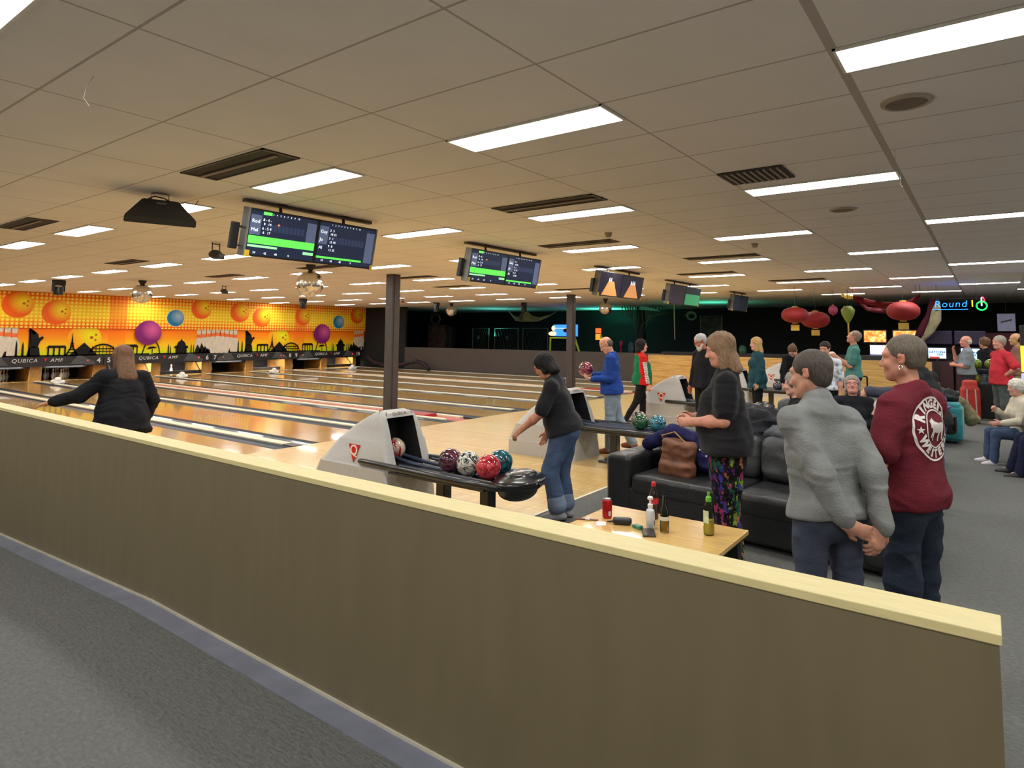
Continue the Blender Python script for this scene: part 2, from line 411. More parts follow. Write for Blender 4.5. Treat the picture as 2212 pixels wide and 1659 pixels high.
gl = {1: 'front', 2: 'second row left', 3: 'second row right', 4: 'third row left', 5: 'third row middle', 6: 'third row right', 7: 'back row far left', 8: 'back row second from left', 9: 'back row second from right', 10: 'back row far right'}
LN = {3: 'at the left photo edge', 4: 'left of the black-clad bowler', 6: 'alone on its lane', 7: 'of the three-pin group', 9: 'of the two-pin group'}
for ln, ks in stand.items():
    if ln == 2: continue
    rk = rack(ln)
    for k in ks:
        x, y = rk[k]; y += 0
        o = first.pop() if first else pin0.copy()
        if not o.users_collection: COL.objects.link(o)
        o.location = (x, y, 0)
        
        tag(o, f'white red-striped bowling pin, {gl[k]}, {LN[ln]}', 'bowling pin', f'pins standing on lane {ln}')
KICK = mat('worn tan side board', (176, 130, 66), .5, var=.3, scale=5)
DARK = mat('pit black', (14, 14, 16), .8); MET = mat('sweep metal', (120, 120, 124), .35, metal=.8)
MASKB = mat('mask bar black', (34, 34, 36), .45); WH = mat('white print', (222, 222, 222), .5); RL = mat('red lamp lit', (255, 30, 40), .4, emit=6, emit_rgb=(255, 20, 30))
for p in range(1, 5):
    xa, xb = PB[p], PB[p + 1]; xm = HB[p]; a_, c_ = 2 * p + 1, 2 * p + 2
    t = thing('pinsetter_unit', f'dark pinsetter front with side boards for lanes {a_} and {c_}', 'pinsetter', (0, 0, 0), 0, 'pinsetter fronts')
    b = NB(); bx(b, xa + .01, xb - .01, 25.72, 27.2, -.12, -.002); obj('pin_deck', b, LANE, t)
    # tan kickback boards
    for x, wd in ((xa + .1, .2), (xm, .34), (xb - .1, .2)):
        b = NB(); bx(b, x - wd / 2, x + wd / 2, 25.8, 27.2, -.0, .5); obj('side_board', b, KICK, t)
    b = NB(); bx(b, xa + .02, xb - .02, 27.2, 27.3, -.1, .9); obj('pit_curtain', b, DARK, t)
    b = NB(); bx(b, xa + .02, xb - .02, 25.9, 27.2, .52, .56); obj('pin_table', b, DARK, t)
    for ln, (l0, l1) in ((a_, lane_edges[a_ - 1]), (c_, lane_edges[c_ - 1])):
        down = ln in (5, 6, 8, 10)
        zb = .02 if down else .42
        b = NB(); bx(b, l0 + .1, l1 - .1, 25.8, 25.84, zb, zb + .14, .008)
        for x in (l0 + .14, l1 - .14): tube(b, [(x, 25.84, zb + .1), (x, 26.3, .5)], .018, 8)
        obj('sweep', b, MET if ln in (5, 8) else BLK, t)
    for l0, l1 in lane_edges[a_ - 1:c_]:      # pin deck lamp behind the mask
        d_ = bpy.data.lights.new('pin_deck_lamp', 'AREA'); d_.shape = 'RECTANGLE'; d_.size = 1.1; d_.size_y = .06; d_.energy = 26; d_.color = (1, .96, .9)
        lo_ = bpy.data.objects.new('pin_deck_lamp', d_); COL.objects.link(lo_); lo_.location = ((l0 + l1) / 2, 25.79, .53); lo_.rotation_euler = (math.radians(48), 0, 0)
    # mask bar in front
    u = thing('masking_bar', f'black bar with white brand lettering and red lamps above lanes {a_} and {c_}', 'masking bar', (0, 0, 0), 0, 'brand bars above the pins')
    b = NB(); pr = [(25.48, .5), (25.48, .8), (25.52, .835), (25.7, .835), (25.7, .5)]
    v0 = [b.verts.new((xa + .01, y, z)) for y, z in pr]; v1 = [b.verts.new((xb - .01, y, z)) for y, z in pr]
    b.faces.new(v0); b.faces.new(v1[::-1])
    for q in range(5): b.faces.new((v0[q], v0[(q + 1) % 5], v1[(q + 1) % 5], v1[q]))
    obj('bar_body', b, MASKB, u)
    b = NB()   # silver-grey sloping wing plates either side of the lettering
    for s in (-1, 1):
        x = xm + s * 1.15; pts = [(x - s * .3, .56), (x + s * .45, .52), (x + s * .45, .62), (x + s * .05, .84), (x - s * .1, .84)]
        prism(b, pts, 25.45, 25.48)
        obj('wing_plate', b, mat('charcoal plate', (74, 76, 78), .5), u); b = NB()
    b.free()
    me = text_mesh('QUBICA', .17, .004, shear=.2, spacing=1.15); xf(me, rotm(PI / 2, 0, 0, (xm - .42, 25.465, .7))); link('lettering', me, WH, u)
    me = text_mesh('AMF', .17, .004, shear=.2, spacing=1.15); xf(me, rotm(PI / 2, 0, 0, (xm + .46, 25.465, .7))); link('lettering', me, WH, u)
    b = NB(); prism(b, [(xm + .1, .77), (xm + .2, .77), (xm + .15, .66)], 25.46, 25.475); obj('red_triangle_mark', b, mat('print red', (206, 30, 38), .4), u)
    for ln, x, s in ((a_, xa + .16, 1), (c_, xb - .16, -1)):
        if ln == 3: continue
        me = text_mesh(str(ln), .24, .004, off=.004); xf(me, rotm(PI / 2, 0, 0, (x, 25.465, .66))); link('lane_number', me, WH, u)
        b = NB(); ball(b, (x + s * .34, 25.47, .67), .045, 12, (1, .5, 1)); obj('red_lamp', b, RL, u)
        if ln == 8: b = NB(); ball(b, (x + s * .46, 25.47, .67), .045, 12, (1, .5, 1)); obj('red_lamp', b, RL, u)

# ---------------- mural ----------------
def mural_top():
    M = mat('dotted orange print', (255, 150, 30), .55, spec=.25); N, L, b = nodes(M); tc, s = objco(N, L)
    X, Z = s.outputs['X'], s.outputs['Z']
    t = mathn(N, L, 'SUBTRACT', 1, mathn(N, L, 'DIVIDE', mathn(N, L, 'ABSOLUTE', mathn(N, L, 'SUBTRACT', Z, 2.38)), .6))   # 1 mid ... 0 edges
    cr = N.new('ShaderNodeValToRGB'); e = cr.color_ramp.elements
    e[0].position = .1; e[0].color = (*lin((236, 92, 18)), 1); e[1].position = .75; e[1].color = (*lin((250, 204, 26)), 1); x_ = e.new(.45); x_.color = (*lin((250, 158, 20)), 1)
    L.new(t, cr.inputs[0])
    dx = mathn(N, L, 'SUBTRACT', mathn(N, L, 'FRACT', mathn(N, L, 'DIVIDE', X, .125)), .5); dz = mathn(N, L, 'SUBTRACT', mathn(N, L, 'FRACT', mathn(N, L, 'DIVIDE', Z, .125)), .5)
    d = mathn(N, L, 'SQRT', mathn(N, L, 'ADD', mathn(N, L, 'MULTIPLY', dx, dx), mathn(N, L, 'MULTIPLY', dz, dz)))
    dot = N.new('ShaderNodeMapRange'); dot.inputs[1].default_value = .42; dot.inputs[2].default_value = .28; L.new(d, dot.inputs[0])
    c = mixc(N, L, mathn(N, L, 'MULTIPLY', dot.outputs[0], .85), cr.outputs[0], lin((255, 238, 90)))
    # orange panels where two print sheets meet
    sx = mathn(N, L, 'FRACT', mathn(N, L, 'DIVIDE', mathn(N, L, 'SUBTRACT', X, 6.62), 7.54)); sheet = mathn(N, L, 'LESS_THAN', sx, .075)
    c = mixc(N, L, mathn(N, L, 'MULTIPLY', sheet, .55), c, lin((236, 92, 20)))
    L.new(c, b.inputs['Base Color']); return M
def mural_low():
    M = mat('sunset print', (255, 170, 40), .55, spec=.25); N, L, b = nodes(M); tc, s = objco(N, L)
    X, Z = s.outputs['X'], s.outputs['Z']
    cr = N.new('ShaderNodeValToRGB'); e = cr.color_ramp.elements
    e[0].position = 0; e[0].color = (*lin((206, 232, 24)), 1); e[1].position = 1; e[1].color = (*lin((250, 112, 14)), 1)
    a = e.new(.35); a.color = (*lin((254, 206, 28)), 1); a = e.new(.62); a.color = (*lin((253, 160, 22)), 1)
    t = N.new('ShaderNodeMapRange'); t.inputs[1].default_value = .85; t.inputs[2].default_value = 1.8; L.new(Z, t.inputs[0]); L.new(t.outputs[0], cr.inputs[0])
    sx = mathn(N, L, 'FRACT', mathn(N, L, 'DIVIDE', mathn(N, L, 'SUBTRACT', X, 6.62), 7.54)); sheet = mathn(N, L, 'LESS_THAN', sx, .075)
    L.new(mixc(N, L, mathn(N, L, 'MULTIPLY', sheet, .45), cr.outputs[0], lin((250, 112, 20))), b.inputs['Base Color']); return M
mu = thing('mural', 'orange and yellow bowling mural spanning the end wall above the pins', 'mural')
b = NB(); bx(b, -3.0, 18.19, 25.5, 25.7, 1.8, HC - .003); obj('upper_panel', b, mural_top(), mu)
b = NB(); bx(b, -3.0, 18.19, 25.56, 25.7, .84, 1.8); obj('lower_panel', b, mural_low(), mu)
def radial(name, c0, c1, r, holes=True):
    M = mat(name, c1, .5, spec=.25); N, L, b = nodes(M); tc, s = objco(N, L)
    v = N.new('ShaderNodeVectorMath'); v.operation = 'DISTANCE'; L.new(tc.outputs['Object'], v.inputs[0]); v.inputs[1].default_value = (r * .35, 0, r * .25)
    cr = N.new('ShaderNodeValToRGB'); e = cr.color_ramp.elements; e[0].color = (*lin(c0), 1); e[1].color = (*lin(c1), 1); e[1].position = .8
    L.new(mathn(N, L, 'DIVIDE', v.outputs['Value'], r * 1.25), cr.inputs[0]); c = cr.outputs[0]
    if holes:
        for hx, hz, hr in ((.38, .1, .1), (.62, .28, .07), (.6, -.06, .07)):
            q = N.new('ShaderNodeVectorMath'); q.operation = 'DISTANCE'; L.new(tc.outputs['Object'], q.inputs[0]); q.inputs[1].default_value = (r * hx, 0, r * hz)
            c = mixc(N, L, mathn(N, L, 'LESS_THAN', mathn(N, L, 'ABSOLUTE', mathn(N, L, 'SUBTRACT', q.outputs['Value'], 0)), r * hr), c, lin((190, 96, 16)))
    L.new(c, b.inputs['Base Color']); return M
def disc(x, z, r, m, y=25.49, name='printed_ball', zmax=None, zmin=None):
    b = NB(); n = 40
    v = [b.verts.new((r * math.cos(2 * PI * k / n), 0, r * math.sin(2 * PI * k / n))) for k in range(n)]
    for q in v:
        if zmax and q.co.z + z > zmax: q.co.z = zmax - z
        if zmin and q.co.z + z < zmin: q.co.z = zmin - z
    b.faces.new(v); obj(name, b, m, mu, loc=(x, y, z))
OB = radial('orange ball print', (250, 236, 40), (240, 100, 20), .42)
YB = radial('yellow ball print', (240, 244, 30), (254, 176, 30), .55)
BB = radial('blue ball print', (160, 190, 214), (30, 118, 170), .33, False)
PBM = radial('magenta ball print', (206, 90, 150), (120, 30, 104), .42, False)
for x, z, r in ((-2.6, 2.5, .4), (3.93, 2.56, .43), (5.0, 2.33, .42), (9.89, 2.63, .4), (11.51, 2.55, .42), (12.5, 2.35, .42), (14.55, 2.44, .4), (17.65, 2.58, .4)): disc(x, z, r, OB, zmax=HC - .01)
for x in (8.9, 16.55): disc(x, 2.24, .345, mat('pale rim print', (236, 216, 150), .5), 25.4925); disc(x, 2.24, .32, BB)
for x in (5.9, 13.4): disc(x, 1.42, .52, YB, 25.556, zmax=1.795)
for x in (7.94, 15.62): disc(x, 1.66, .46, PBM, 25.475)
# printed pins
def pin_poly(x, z, h):
    pr = [(r * h / .381, zz * h / .381) for r, zz in PINP[1:-1]]
    return [(x + r, z + zz) for r, zz in pr] + [(x - r, z + zz) for r, zz in reversed(pr)]
PPM = mat('printed pin', (214, 206, 190), .5, var=.12, scale=9, stretch=(3, 1, .5)); PRB = mat('printed pin band', (240, 110, 60), .5)
for xc, ks in ((3.35, (-3, -2, -1, 0, 1, 2, 3)), (10.62, (-4, -3, -2, -1, 0, 1, 2, 3, 4)), (18.0, (-2, -1, 0, 1))):
    for q, k in enumerate(sorted(ks, key=lambda a: -abs(a))):
        x = xc + k * .19; zt = .84; h = 1.1 - abs(k) * .03; y = 25.548 - q * .003
        if x + .16 > 18.2: continue
        b = NB(); b.faces.new([b.verts.new((a, y, c)) for a, c in pin_poly(x, zt, h)]); p_ = obj('printed_pin', b, PPM, mu)
        b = NB(); s_ = h / .381; bx(b, x - .075, x + .075, y - .002, y - .001, zt + .243 * s_, zt + .292 * s_); obj('pin_band', b, PRB, p_)
# skyline silhouettes
SKY = mat('black silhouette print', (20, 20, 20), .5, spec=.2)
def sky(x0, items, y=25.535):
    b = NB()
    def poly(pts):
        vs_ = [b.verts.new((x0 + a, y, .84 + c)) for a, c in pts]
        f = b.faces.new(vs_); bmesh.ops.triangulate(b, faces=[f])
    for it in items: poly(it)
    obj('printed_skyline', b, SKY, mu)
def rect(x, w, h, z=0): return [(x - w / 2, z), (x + w / 2, z), (x + w / 2, z + h), (x - w / 2, z + h)]
def needle_(x, w, h): return [(x - w / 2, 0), (x + w / 2, 0), (x + w / 3, h * .7), (x, h), (x - w / 3, h * .7)]
def arcpts(cx, cz, rx, rz, a0, a1, n=12): return [(cx + rx * math.cos(a0 + (a1 - a0) * k / n), cz + rz * math.sin(a0 + (a1 - a0) * k / n)) for k in range(n + 1)]
def band(outer, inner): return outer + inner[::-1]
sk = []
sk += [rect(0, 7.4, .04)]
sk += [[(-1.0 + k * .09 - .05, 0), (-1.0 + k * .09 + .05, 0), (-1.0 + k * .09, .18 + .09 * (k % 3))] for k in range(4)]
sk += [needle_(-.35, .07, .55), needle_(-.18, .07, .52)]
# robed figure with raised torch on a plinth
sk += [[(-.08, 0), (.3, 0), (.26, .3), (.08, .34), (-.02, .3)], [(.02, .3), (.22, .3), (.28, .5), (.38, .62), (.34, .68), (.24, .62), (.22, .74), (.17, .8), (.1, .78), (.08, .72), (.04, .8), (.03, .92), (-.03, .92), (-.02, .78), (0, .6)], rect(-.01, .05, .93), rect(-.01, .1, .05, .84)]
# stone arches
for k in range(4): sk += [rect(.52 + k * .16, .05, .3)]
sk += [[(.46, .28), (1.04, .28), (1.0, .36), (.52, .36)]]
# lattice tower
sk += [band([(.98, 0), (1.12, .22), (1.17, .45), (1.2, .82)], [(1.06, 0), (1.15, .2), (1.2, .3), (1.2, .82)]), band([(1.42, 0), (1.28, .22), (1.23, .45), (1.2, .82)], [(1.34, 0), (1.25, .2), (1.2, .3), (1.2, .82)]), rect(1.2, .2, .04, .2), rect(1.2, .1, .03, .42), rect(1.2, .3, .03, .1)]
sk += [[(1.1, 0), (2.0, 0), (1.56, .46)]]
# round arena
sk += [band(arcpts(2.15, .0, .45, .42, 0, PI), arcpts(2.15, .0, .42, .36, 0, PI))] + [rect(2.15 + k * .11, .022, .33) for k in range(-3, 4)] + [rect(2.15, .84, .03, .12), rect(2.15, .8, .03, .22)]
# trees and arches after the seam
sk += [rect(2.75 + k * .13, .04, .3) for k in range(5)] + [[(2.7, .28), (3.32, .28), (3.24, .38), (2.78, .38)]]
# big wheel legs / arch with flat tree
sk += [band([(3.42, 0), (3.5, .3), (3.6, .52), (3.74, .62)], [(3.46, 0), (3.54, .28), (3.63, .48), (3.76, .58)]), band([(4.1, 0), (4.04, .3), (3.92, .52), (3.74, .62)], [(4.06, 0), (4.0, .28), (3.9, .48), (3.74, .58)])]
sk += [[(3.6, .2), (3.98, .24), (3.86, .3), (3.7, .29)], rect(3.8, .03, .2)]
# domed palace and minarets
sk += [needle_(4.38, .05, .42), needle_(4.46, .04, .34)] + [rect(4.86, .42, .22), arcpts(4.86, .3, .17, .22, -.4, PI + .4) + [], [(4.82, .48), (4.9, .48), (4.86, .62)], arcpts(4.66, .22, .07, .1, 0, PI), arcpts(5.06, .22, .07, .1, 0, PI)]
sk += [needle_(5.24, .05, .42), needle_(5.34, .04, .4)]
# shell roofs
for k, (x, h) in enumerate(((5.5, .36), (5.66, .42), (5.8, .3), (5.92, .2))): sk += [[(x - .14, 0), (x + .16, 0), (x + .12, h * .4), (x - .02, h), (x - .06, h * .55)]]
# towers in front of the printed pins
for k, (x, h) in enumerate(((6.2, .2), (6.32, .42), (6.4, .26), (6.5, .5), (6.58, .3), (6.68, .34), (6.78, .18), (6.05, .18))): sk += [rect(x, .09, h)]
for x0 in (4.33, 11.87): sky(x0, [[(min(a, 18.2 - x0), c) for a, c in q] for q in sk if min(a for a, c in q) < 18.15 - x0])
sky(-3.1, [q for q in sk if min(a for a, c in q) > -.5])
# ---------------- smooth solid modelling: blended rounded solids turned into one surface ----------------
def V(*a): return np.array(a, float)
def unit(v): v = np.asarray(v, float); return v / (np.linalg.norm(v) + 1e-12)
def cap_(a, b, ra, rb=None, k=.02, flat=None, op='add'):
    rb = ra if rb is None else rb
    return dict(t='c', a=V(*a), b=V(*b), ra=ra, rb=rb, k=k, flat=flat, op=op)
def ell_(c, r, R=None, k=.02, op='add'):
    return dict(t='e', c=V(*c), r=V(*(r if np.ndim(r) else (r, r, r))), R=np.eye(3) if R is None else R, k=k, op=op)
def cut_(p, n, k=.004):   # removes everything on the side the normal points to
    return dict(t='p', c=V(*p), n=unit(n), k=k, op='cut')
def box_(c, h, R=None, rad=.02, k=.01, op='add'):
    return dict(t='b', c=V(*c), r=V(*h), R=np.eye(3) if R is None else R, rad=rad, k=k, op=op)
def ev(q, P):
    if q['t'] == 'c':
        ba = q['b'] - q['a']; pa = P - q['a']; t = np.clip((pa @ ba) / (ba @ ba + 1e-12), 0, 1)
        v = pa - t[..., None] * ba
        if q['flat'] is not None:
            d, f = q['flat']; d = unit(d); v = v + ((f - 1) * (v @ d))[..., None] * d
        return np.linalg.norm(v, axis=-1) - (q['ra'] + (q['rb'] - q['ra']) * t)
    if q['t'] == 'e':
        v = (P - q['c']) @ q['R']; k0 = np.linalg.norm(v / q['r'], axis=-1); k1 = np.linalg.norm(v / q['r'] ** 2, axis=-1) + 1e-9
        return k0 * (k0 - 1) / k1
    if q['t'] == 'p': return (P - q['c']) @ q['n']
    v = np.abs((P - q['c']) @ q['R']) - q['r'] + q['rad']
    return np.linalg.norm(np.maximum(v, 0), axis=-1) + np.minimum(v.max(-1), 0) - q['rad']
def bb(q):
    if q['t'] == 'c':
        m = max(q['ra'], q['rb']) * (1 if q['flat'] is None or q['flat'][1] >= 1 else 1 / q['flat'][1])
        return np.minimum(q['a'], q['b']) - m, np.maximum(q['a'], q['b']) + m
    e = np.abs(q['R']) @ q['r']; return q['c'] - e, q['c'] + e
def solid(prims, h):
    adds = [bb(q) for q in prims if q['op'] == 'add' and q['t'] != 'p']
    pd = 3 * h + .03; lo = np.min([a for a, _ in adds], 0) - pd; hi = np.max([b for _, b in adds], 0) + pd
    n = np.ceil((hi - lo) / h).astype(int) + 1
    D = np.full(n, .5, np.float32)
    ax = [lo[i] + h * np.arange(n[i]) for i in range(3)]
    for q in prims:
        if q['t'] == 'p': i0 = np.zeros(3, int); i1 = n
        else:
            a, b = bb(q); mg = q['k'] + 2.5 * h
            i0 = np.clip(np.floor((a - mg - lo) / h).astype(int), 0, n); i1 = np.clip(np.ceil((b + mg - lo) / h).astype(int) + 1, 0, n)
            if np.any(i1 <= i0): continue
        sl = tuple(slice(i0[i], i1[i]) for i in range(3))
        P = np.stack(np.meshgrid(*[ax[i][sl[i]] for i in range(3)], indexing='ij'), -1)
        f = ev(q, P); k = max(q['k'], 1e-4); d = D[sl]
        if q['op'] == 'add':
            t = np.clip(.5 + .5 * (f - d) / k, 0, 1); D[sl] = f * (1 - t) + d * t - k * t * (1 - t)
        else:
            if q['op'] == 'sub': f = -f
            t = np.clip(.5 - .5 * (f - d) / k, 0, 1); D[sl] = f * (1 - t) + d * t + k * t * (1 - t)
    # surface nets
    S = D < 0
    c = S[:-1, :-1, :-1].astype(np.int8)
    cnt = np.zeros(tuple(n - 1), np.int8)
    for dx in (0, 1):
        for dy in (0, 1):
            for dz in (0, 1): cnt += S[dx:n[0] - 1 + dx, dy:n[1] - 1 + dy, dz:n[2] - 1 + dz]
    act = (cnt > 0) & (cnt < 8); I = np.argwhere(act); idx = -np.ones(tuple(n - 1), np.int64); idx[act] = np.arange(len(I))
    acc = np.zeros((len(I), 3)); w_ = np.zeros(len(I)); cor = {}
    for dx in (0, 1):
        for dy in (0, 1):
            for dz in (0, 1): cor[(dx, dy, dz)] = D[I[:, 0] + dx, I[:, 1] + dy, I[:, 2] + dz]
    for p in cor:
        for a in range(3):
            if p[a]: continue
            q = list(p); q[a] = 1; q = tuple(q); u, v = cor[p], cor[q]; x = (u < 0) != (v < 0)
            t = np.where(x, u / np.where(x, u - v, 1), 0); pos = np.tile(np.array(p, float), (len(I), 1)); pos[:, a] += t
            acc += pos * x[:, None]; w_ += x
    Vt = lo + h * (I + acc / w_[:, None])
    F = []
    for a in range(3):
        b, c2 = (a + 1) % 3, (a + 2) % 3
        s0 = [slice(0, n[i] - 1) for i in range(3)]; s1 = list(s0); s1[a] = slice(1, n[a]); s0[a] = slice(0, n[a] - 1)
        A = S[tuple(s0)]; B = S[tuple(s1)]; E = np.argwhere(A != B)
        E = E[(E[:, b] > 0) & (E[:, c2] > 0)]
        if not len(E): continue
        eb = np.zeros(3, int); eb[b] = 1; ec = np.zeros(3, int); ec[c2] = 1
        q = np.stack([idx[tuple((E - o).T)] for o in (eb * 0, eb, eb + ec, ec)], 1)
        fl = S[tuple(E.T)]; q[~fl] = q[~fl][:, ::-1]
        F.append(q)
    F = np.concatenate(F); F = F[(F >= 0).all(1)]
    return Vt, F
def vnoise(P, seed=0):
    i = np.floor(P).astype(np.int64); f = P - i; u = f * f * (3 - 2 * f); r = 0
    for dx in (0, 1):
        for dy in (0, 1):
            for dz in (0, 1):
                hsh = ((i[:, 0] + dx) * 374761393 + (i[:, 1] + dy) * 668265263 + (i[:, 2] + dz) * 2147483647 + seed * 974634777) & 0x7fffffff
                hsh = ((hsh ^ (hsh >> 13)) * 1274126177) & 0x7fffffff; v = ((hsh ^ (hsh >> 16)) & 0xffff) / 65535.
                r = r + v * (u[:, 0] if dx else 1 - u[:, 0]) * (u[:, 1] if dy else 1 - u[:, 1]) * (u[:, 2] if dz else 1 - u[:, 2])
    return r * 2 - 1
def normals(Vt, F):
    e1 = Vt[F[:, 2]] - Vt[F[:, 0]]; e2 = Vt[F[:, 3]] - Vt[F[:, 1]]; fn = np.cross(e1, e2); N_ = np.zeros_like(Vt)
    for k in range(4): np.add.at(N_, F[:, k], fn)
    return N_ / (np.linalg.norm(N_, axis=1)[:, None] + 1e-12)
def folds(Vt, F, amp, sc=(9, 9, 5), seed=0, ridge=True):
    W_ = Vt + .05 * np.stack([vnoise(Vt * 7 + 3, seed + 1), vnoise(Vt * 7 + 9, seed + 2), vnoise(Vt * 7 + 17, seed + 3)], 1)
    n1 = vnoise(W_ * np.array(sc), seed + 5); n1 = (1 - 2 * np.abs(n1)) if ridge else n1
    n2 = vnoise(W_ * np.array(sc) * 2.3, seed + 8)
    return Vt + normals(Vt, F) * (amp * (n1 + .4 * n2))[:, None]
def np_obj(name, Vt, F, m, parent=None, col=None, smooth=True):
    me = bpy.data.meshes.new(name); nf = len(F)
    me.vertices.add(len(Vt)); me.vertices.foreach_set('co', Vt.astype(np.float32).ravel())
    me.loops.add(nf * 4); me.loops.foreach_set('vertex_index', F.astype(np.int32).ravel())
    me.polygons.add(nf); me.polygons.foreach_set('loop_start', np.arange(0, nf * 4, 4, dtype=np.int32)); 
    me.polygons.foreach_set('use_smooth', np.ones(nf, bool))
    me.update(calc_edges=True); me.validate()
    if col is not None:
        at = me.color_attributes.new('Col', 'FLOAT_COLOR', 'POINT'); at.data.foreach_set('color', np.concatenate([col, np.ones((len(col), 1))], 1).astype(np.float32).ravel())
    return link(name, me, m, parent)
def sobj(name, prims, h, m, parent=None, fold=0, fsc=(9, 9, 5), seed=0, ridge=True, **k):
    Vt, F = solid(prims, h)
    if fold: Vt = folds(Vt, F, fold, fsc, seed, ridge)
    return np_obj(name, Vt, F, m, parent, **k)

# ---------------- people ----------------
def skin_mat():
    M = bpy.data.materials.new('skin'); M.use_nodes = True; N, L, b = nodes(M)
    a = N.new('ShaderNodeAttribute'); a.attribute_name = 'Col'
    tc = N.new('ShaderNodeTexCoord'); n = N.new('ShaderNodeTexNoise'); n.inputs['Scale'].default_value = 28; n.inputs['Detail'].default_value = 5; L.new(tc.outputs['Object'], n.inputs['Vector'])
    cr = N.new('ShaderNodeValToRGB'); cr.color_ramp.elements[0].color = (.84, .78, .76, 1); cr.color_ramp.elements[1].color = (1.1, 1.05, 1.02, 1); cr.color_ramp.elements[0].position = .3; cr.color_ramp.elements[1].position = .7
    L.new(n.outputs['Fac'], cr.inputs[0]); L.new(mixc(N, L, 1.0, a.outputs['Color'], cr.outputs[0], 'MULTIPLY'), b.inputs['Base Color'])
    b.inputs['Roughness'].default_value = .5; b.inputs['Specular IOR Level'].default_value = .35
    n2 = N.new('ShaderNodeTexNoise'); n2.inputs['Scale'].default_value = 160; L.new(tc.outputs['Object'], n2.inputs['Vector'])
    bp = N.new('ShaderNodeBump'); bp.inputs['Strength'].default_value = .12; bp.inputs['Distance'].default_value = .004; L.new(n2.outputs['Fac'], bp.inputs['Height']); L.new(bp.outputs[0], b.inputs['Normal'])
    return M
SKIN = skin_mat()
def cloth(name, rgb, var=.12, rough=.85, bump=.25, bscale=90, scale=10, **k): return mat(name, rgb, rough, var=var, bump=bump, bscale=bscale, scale=scale, spec=.2, **k)
def hairm(name, rgb, var=.35): return mat(name, rgb, .5, var=var, scale=22, stretch=(9, 9, 1.2), bump=.45, bscale=26, spec=.2)
def Rz(a): c, s = math.cos(a), math.sin(a); return np.array([[c, -s, 0], [s, c, 0], [0, 0, 1.]])
def Rx(a): c, s = math.cos(a), math.sin(a); return np.array([[1., 0, 0], [0, c, -s], [0, s, c]])
def Ry(a): c, s = math.cos(a), math.sin(a); return np.array([[c, 0, s], [0, 1., 0], [-s, 0, c]])
D2R = PI / 180
def hand(pr, w, d, n, side, s=1, curl=.5, spread=1, k=.006):
    """w wrist, d finger direction, n palm normal, side = unit sideways sign (thumb side)"""
    d = unit(d); n = unit(n - d * (n @ d)); sd = np.cross(n, d) * side
    pr.append(cap_(w - d * .02 * s, w + d * .03 * s, .027 * s, .03 * s, k=.02, flat=(n, 1.25)))
    pr.append(cap_(w + d * .03 * s, w + d * .078 * s, .034 * s, .036 * s, k=.015, flat=(n, 1.9)))
    for i, (o, ln) in enumerate(((.030, .068), (.010, .078), (-.010, .072), (-.029, .056))):
        p = w + d * (.088 - abs(i - 1.2) * .005) * s + sd * o * s * spread; a = curl * (.55 + .08 * i); dr = d
        for j, f in enumerate((.45, .32, .23)):
            dr = unit(dr * math.cos(a) + n * math.sin(a)) if j == 0 else unit(dr * math.cos(a * 1.15) + unit(n - dr * (n @ dr)) * math.sin(a * 1.15))
            q = p + dr * ln * f * 1.15 * s
            pr.append(cap_(p, q, (.0098 - .0008 * j) * s, (.0092 - .0010 * j) * s, k=k)); p = q
    p = w + d * .02 * s + sd * .024 * s; q = p + unit(d * .7 + sd * .65 + n * .25) * .042 * s; r = q + unit(d * .9 + sd * .25 + n * .35) * .036 * s
    pr += [cap_(p, q, .016 * s, .012 * s, k=.012), cap_(q, r, .0115 * s, .0095 * s, k=.005)]
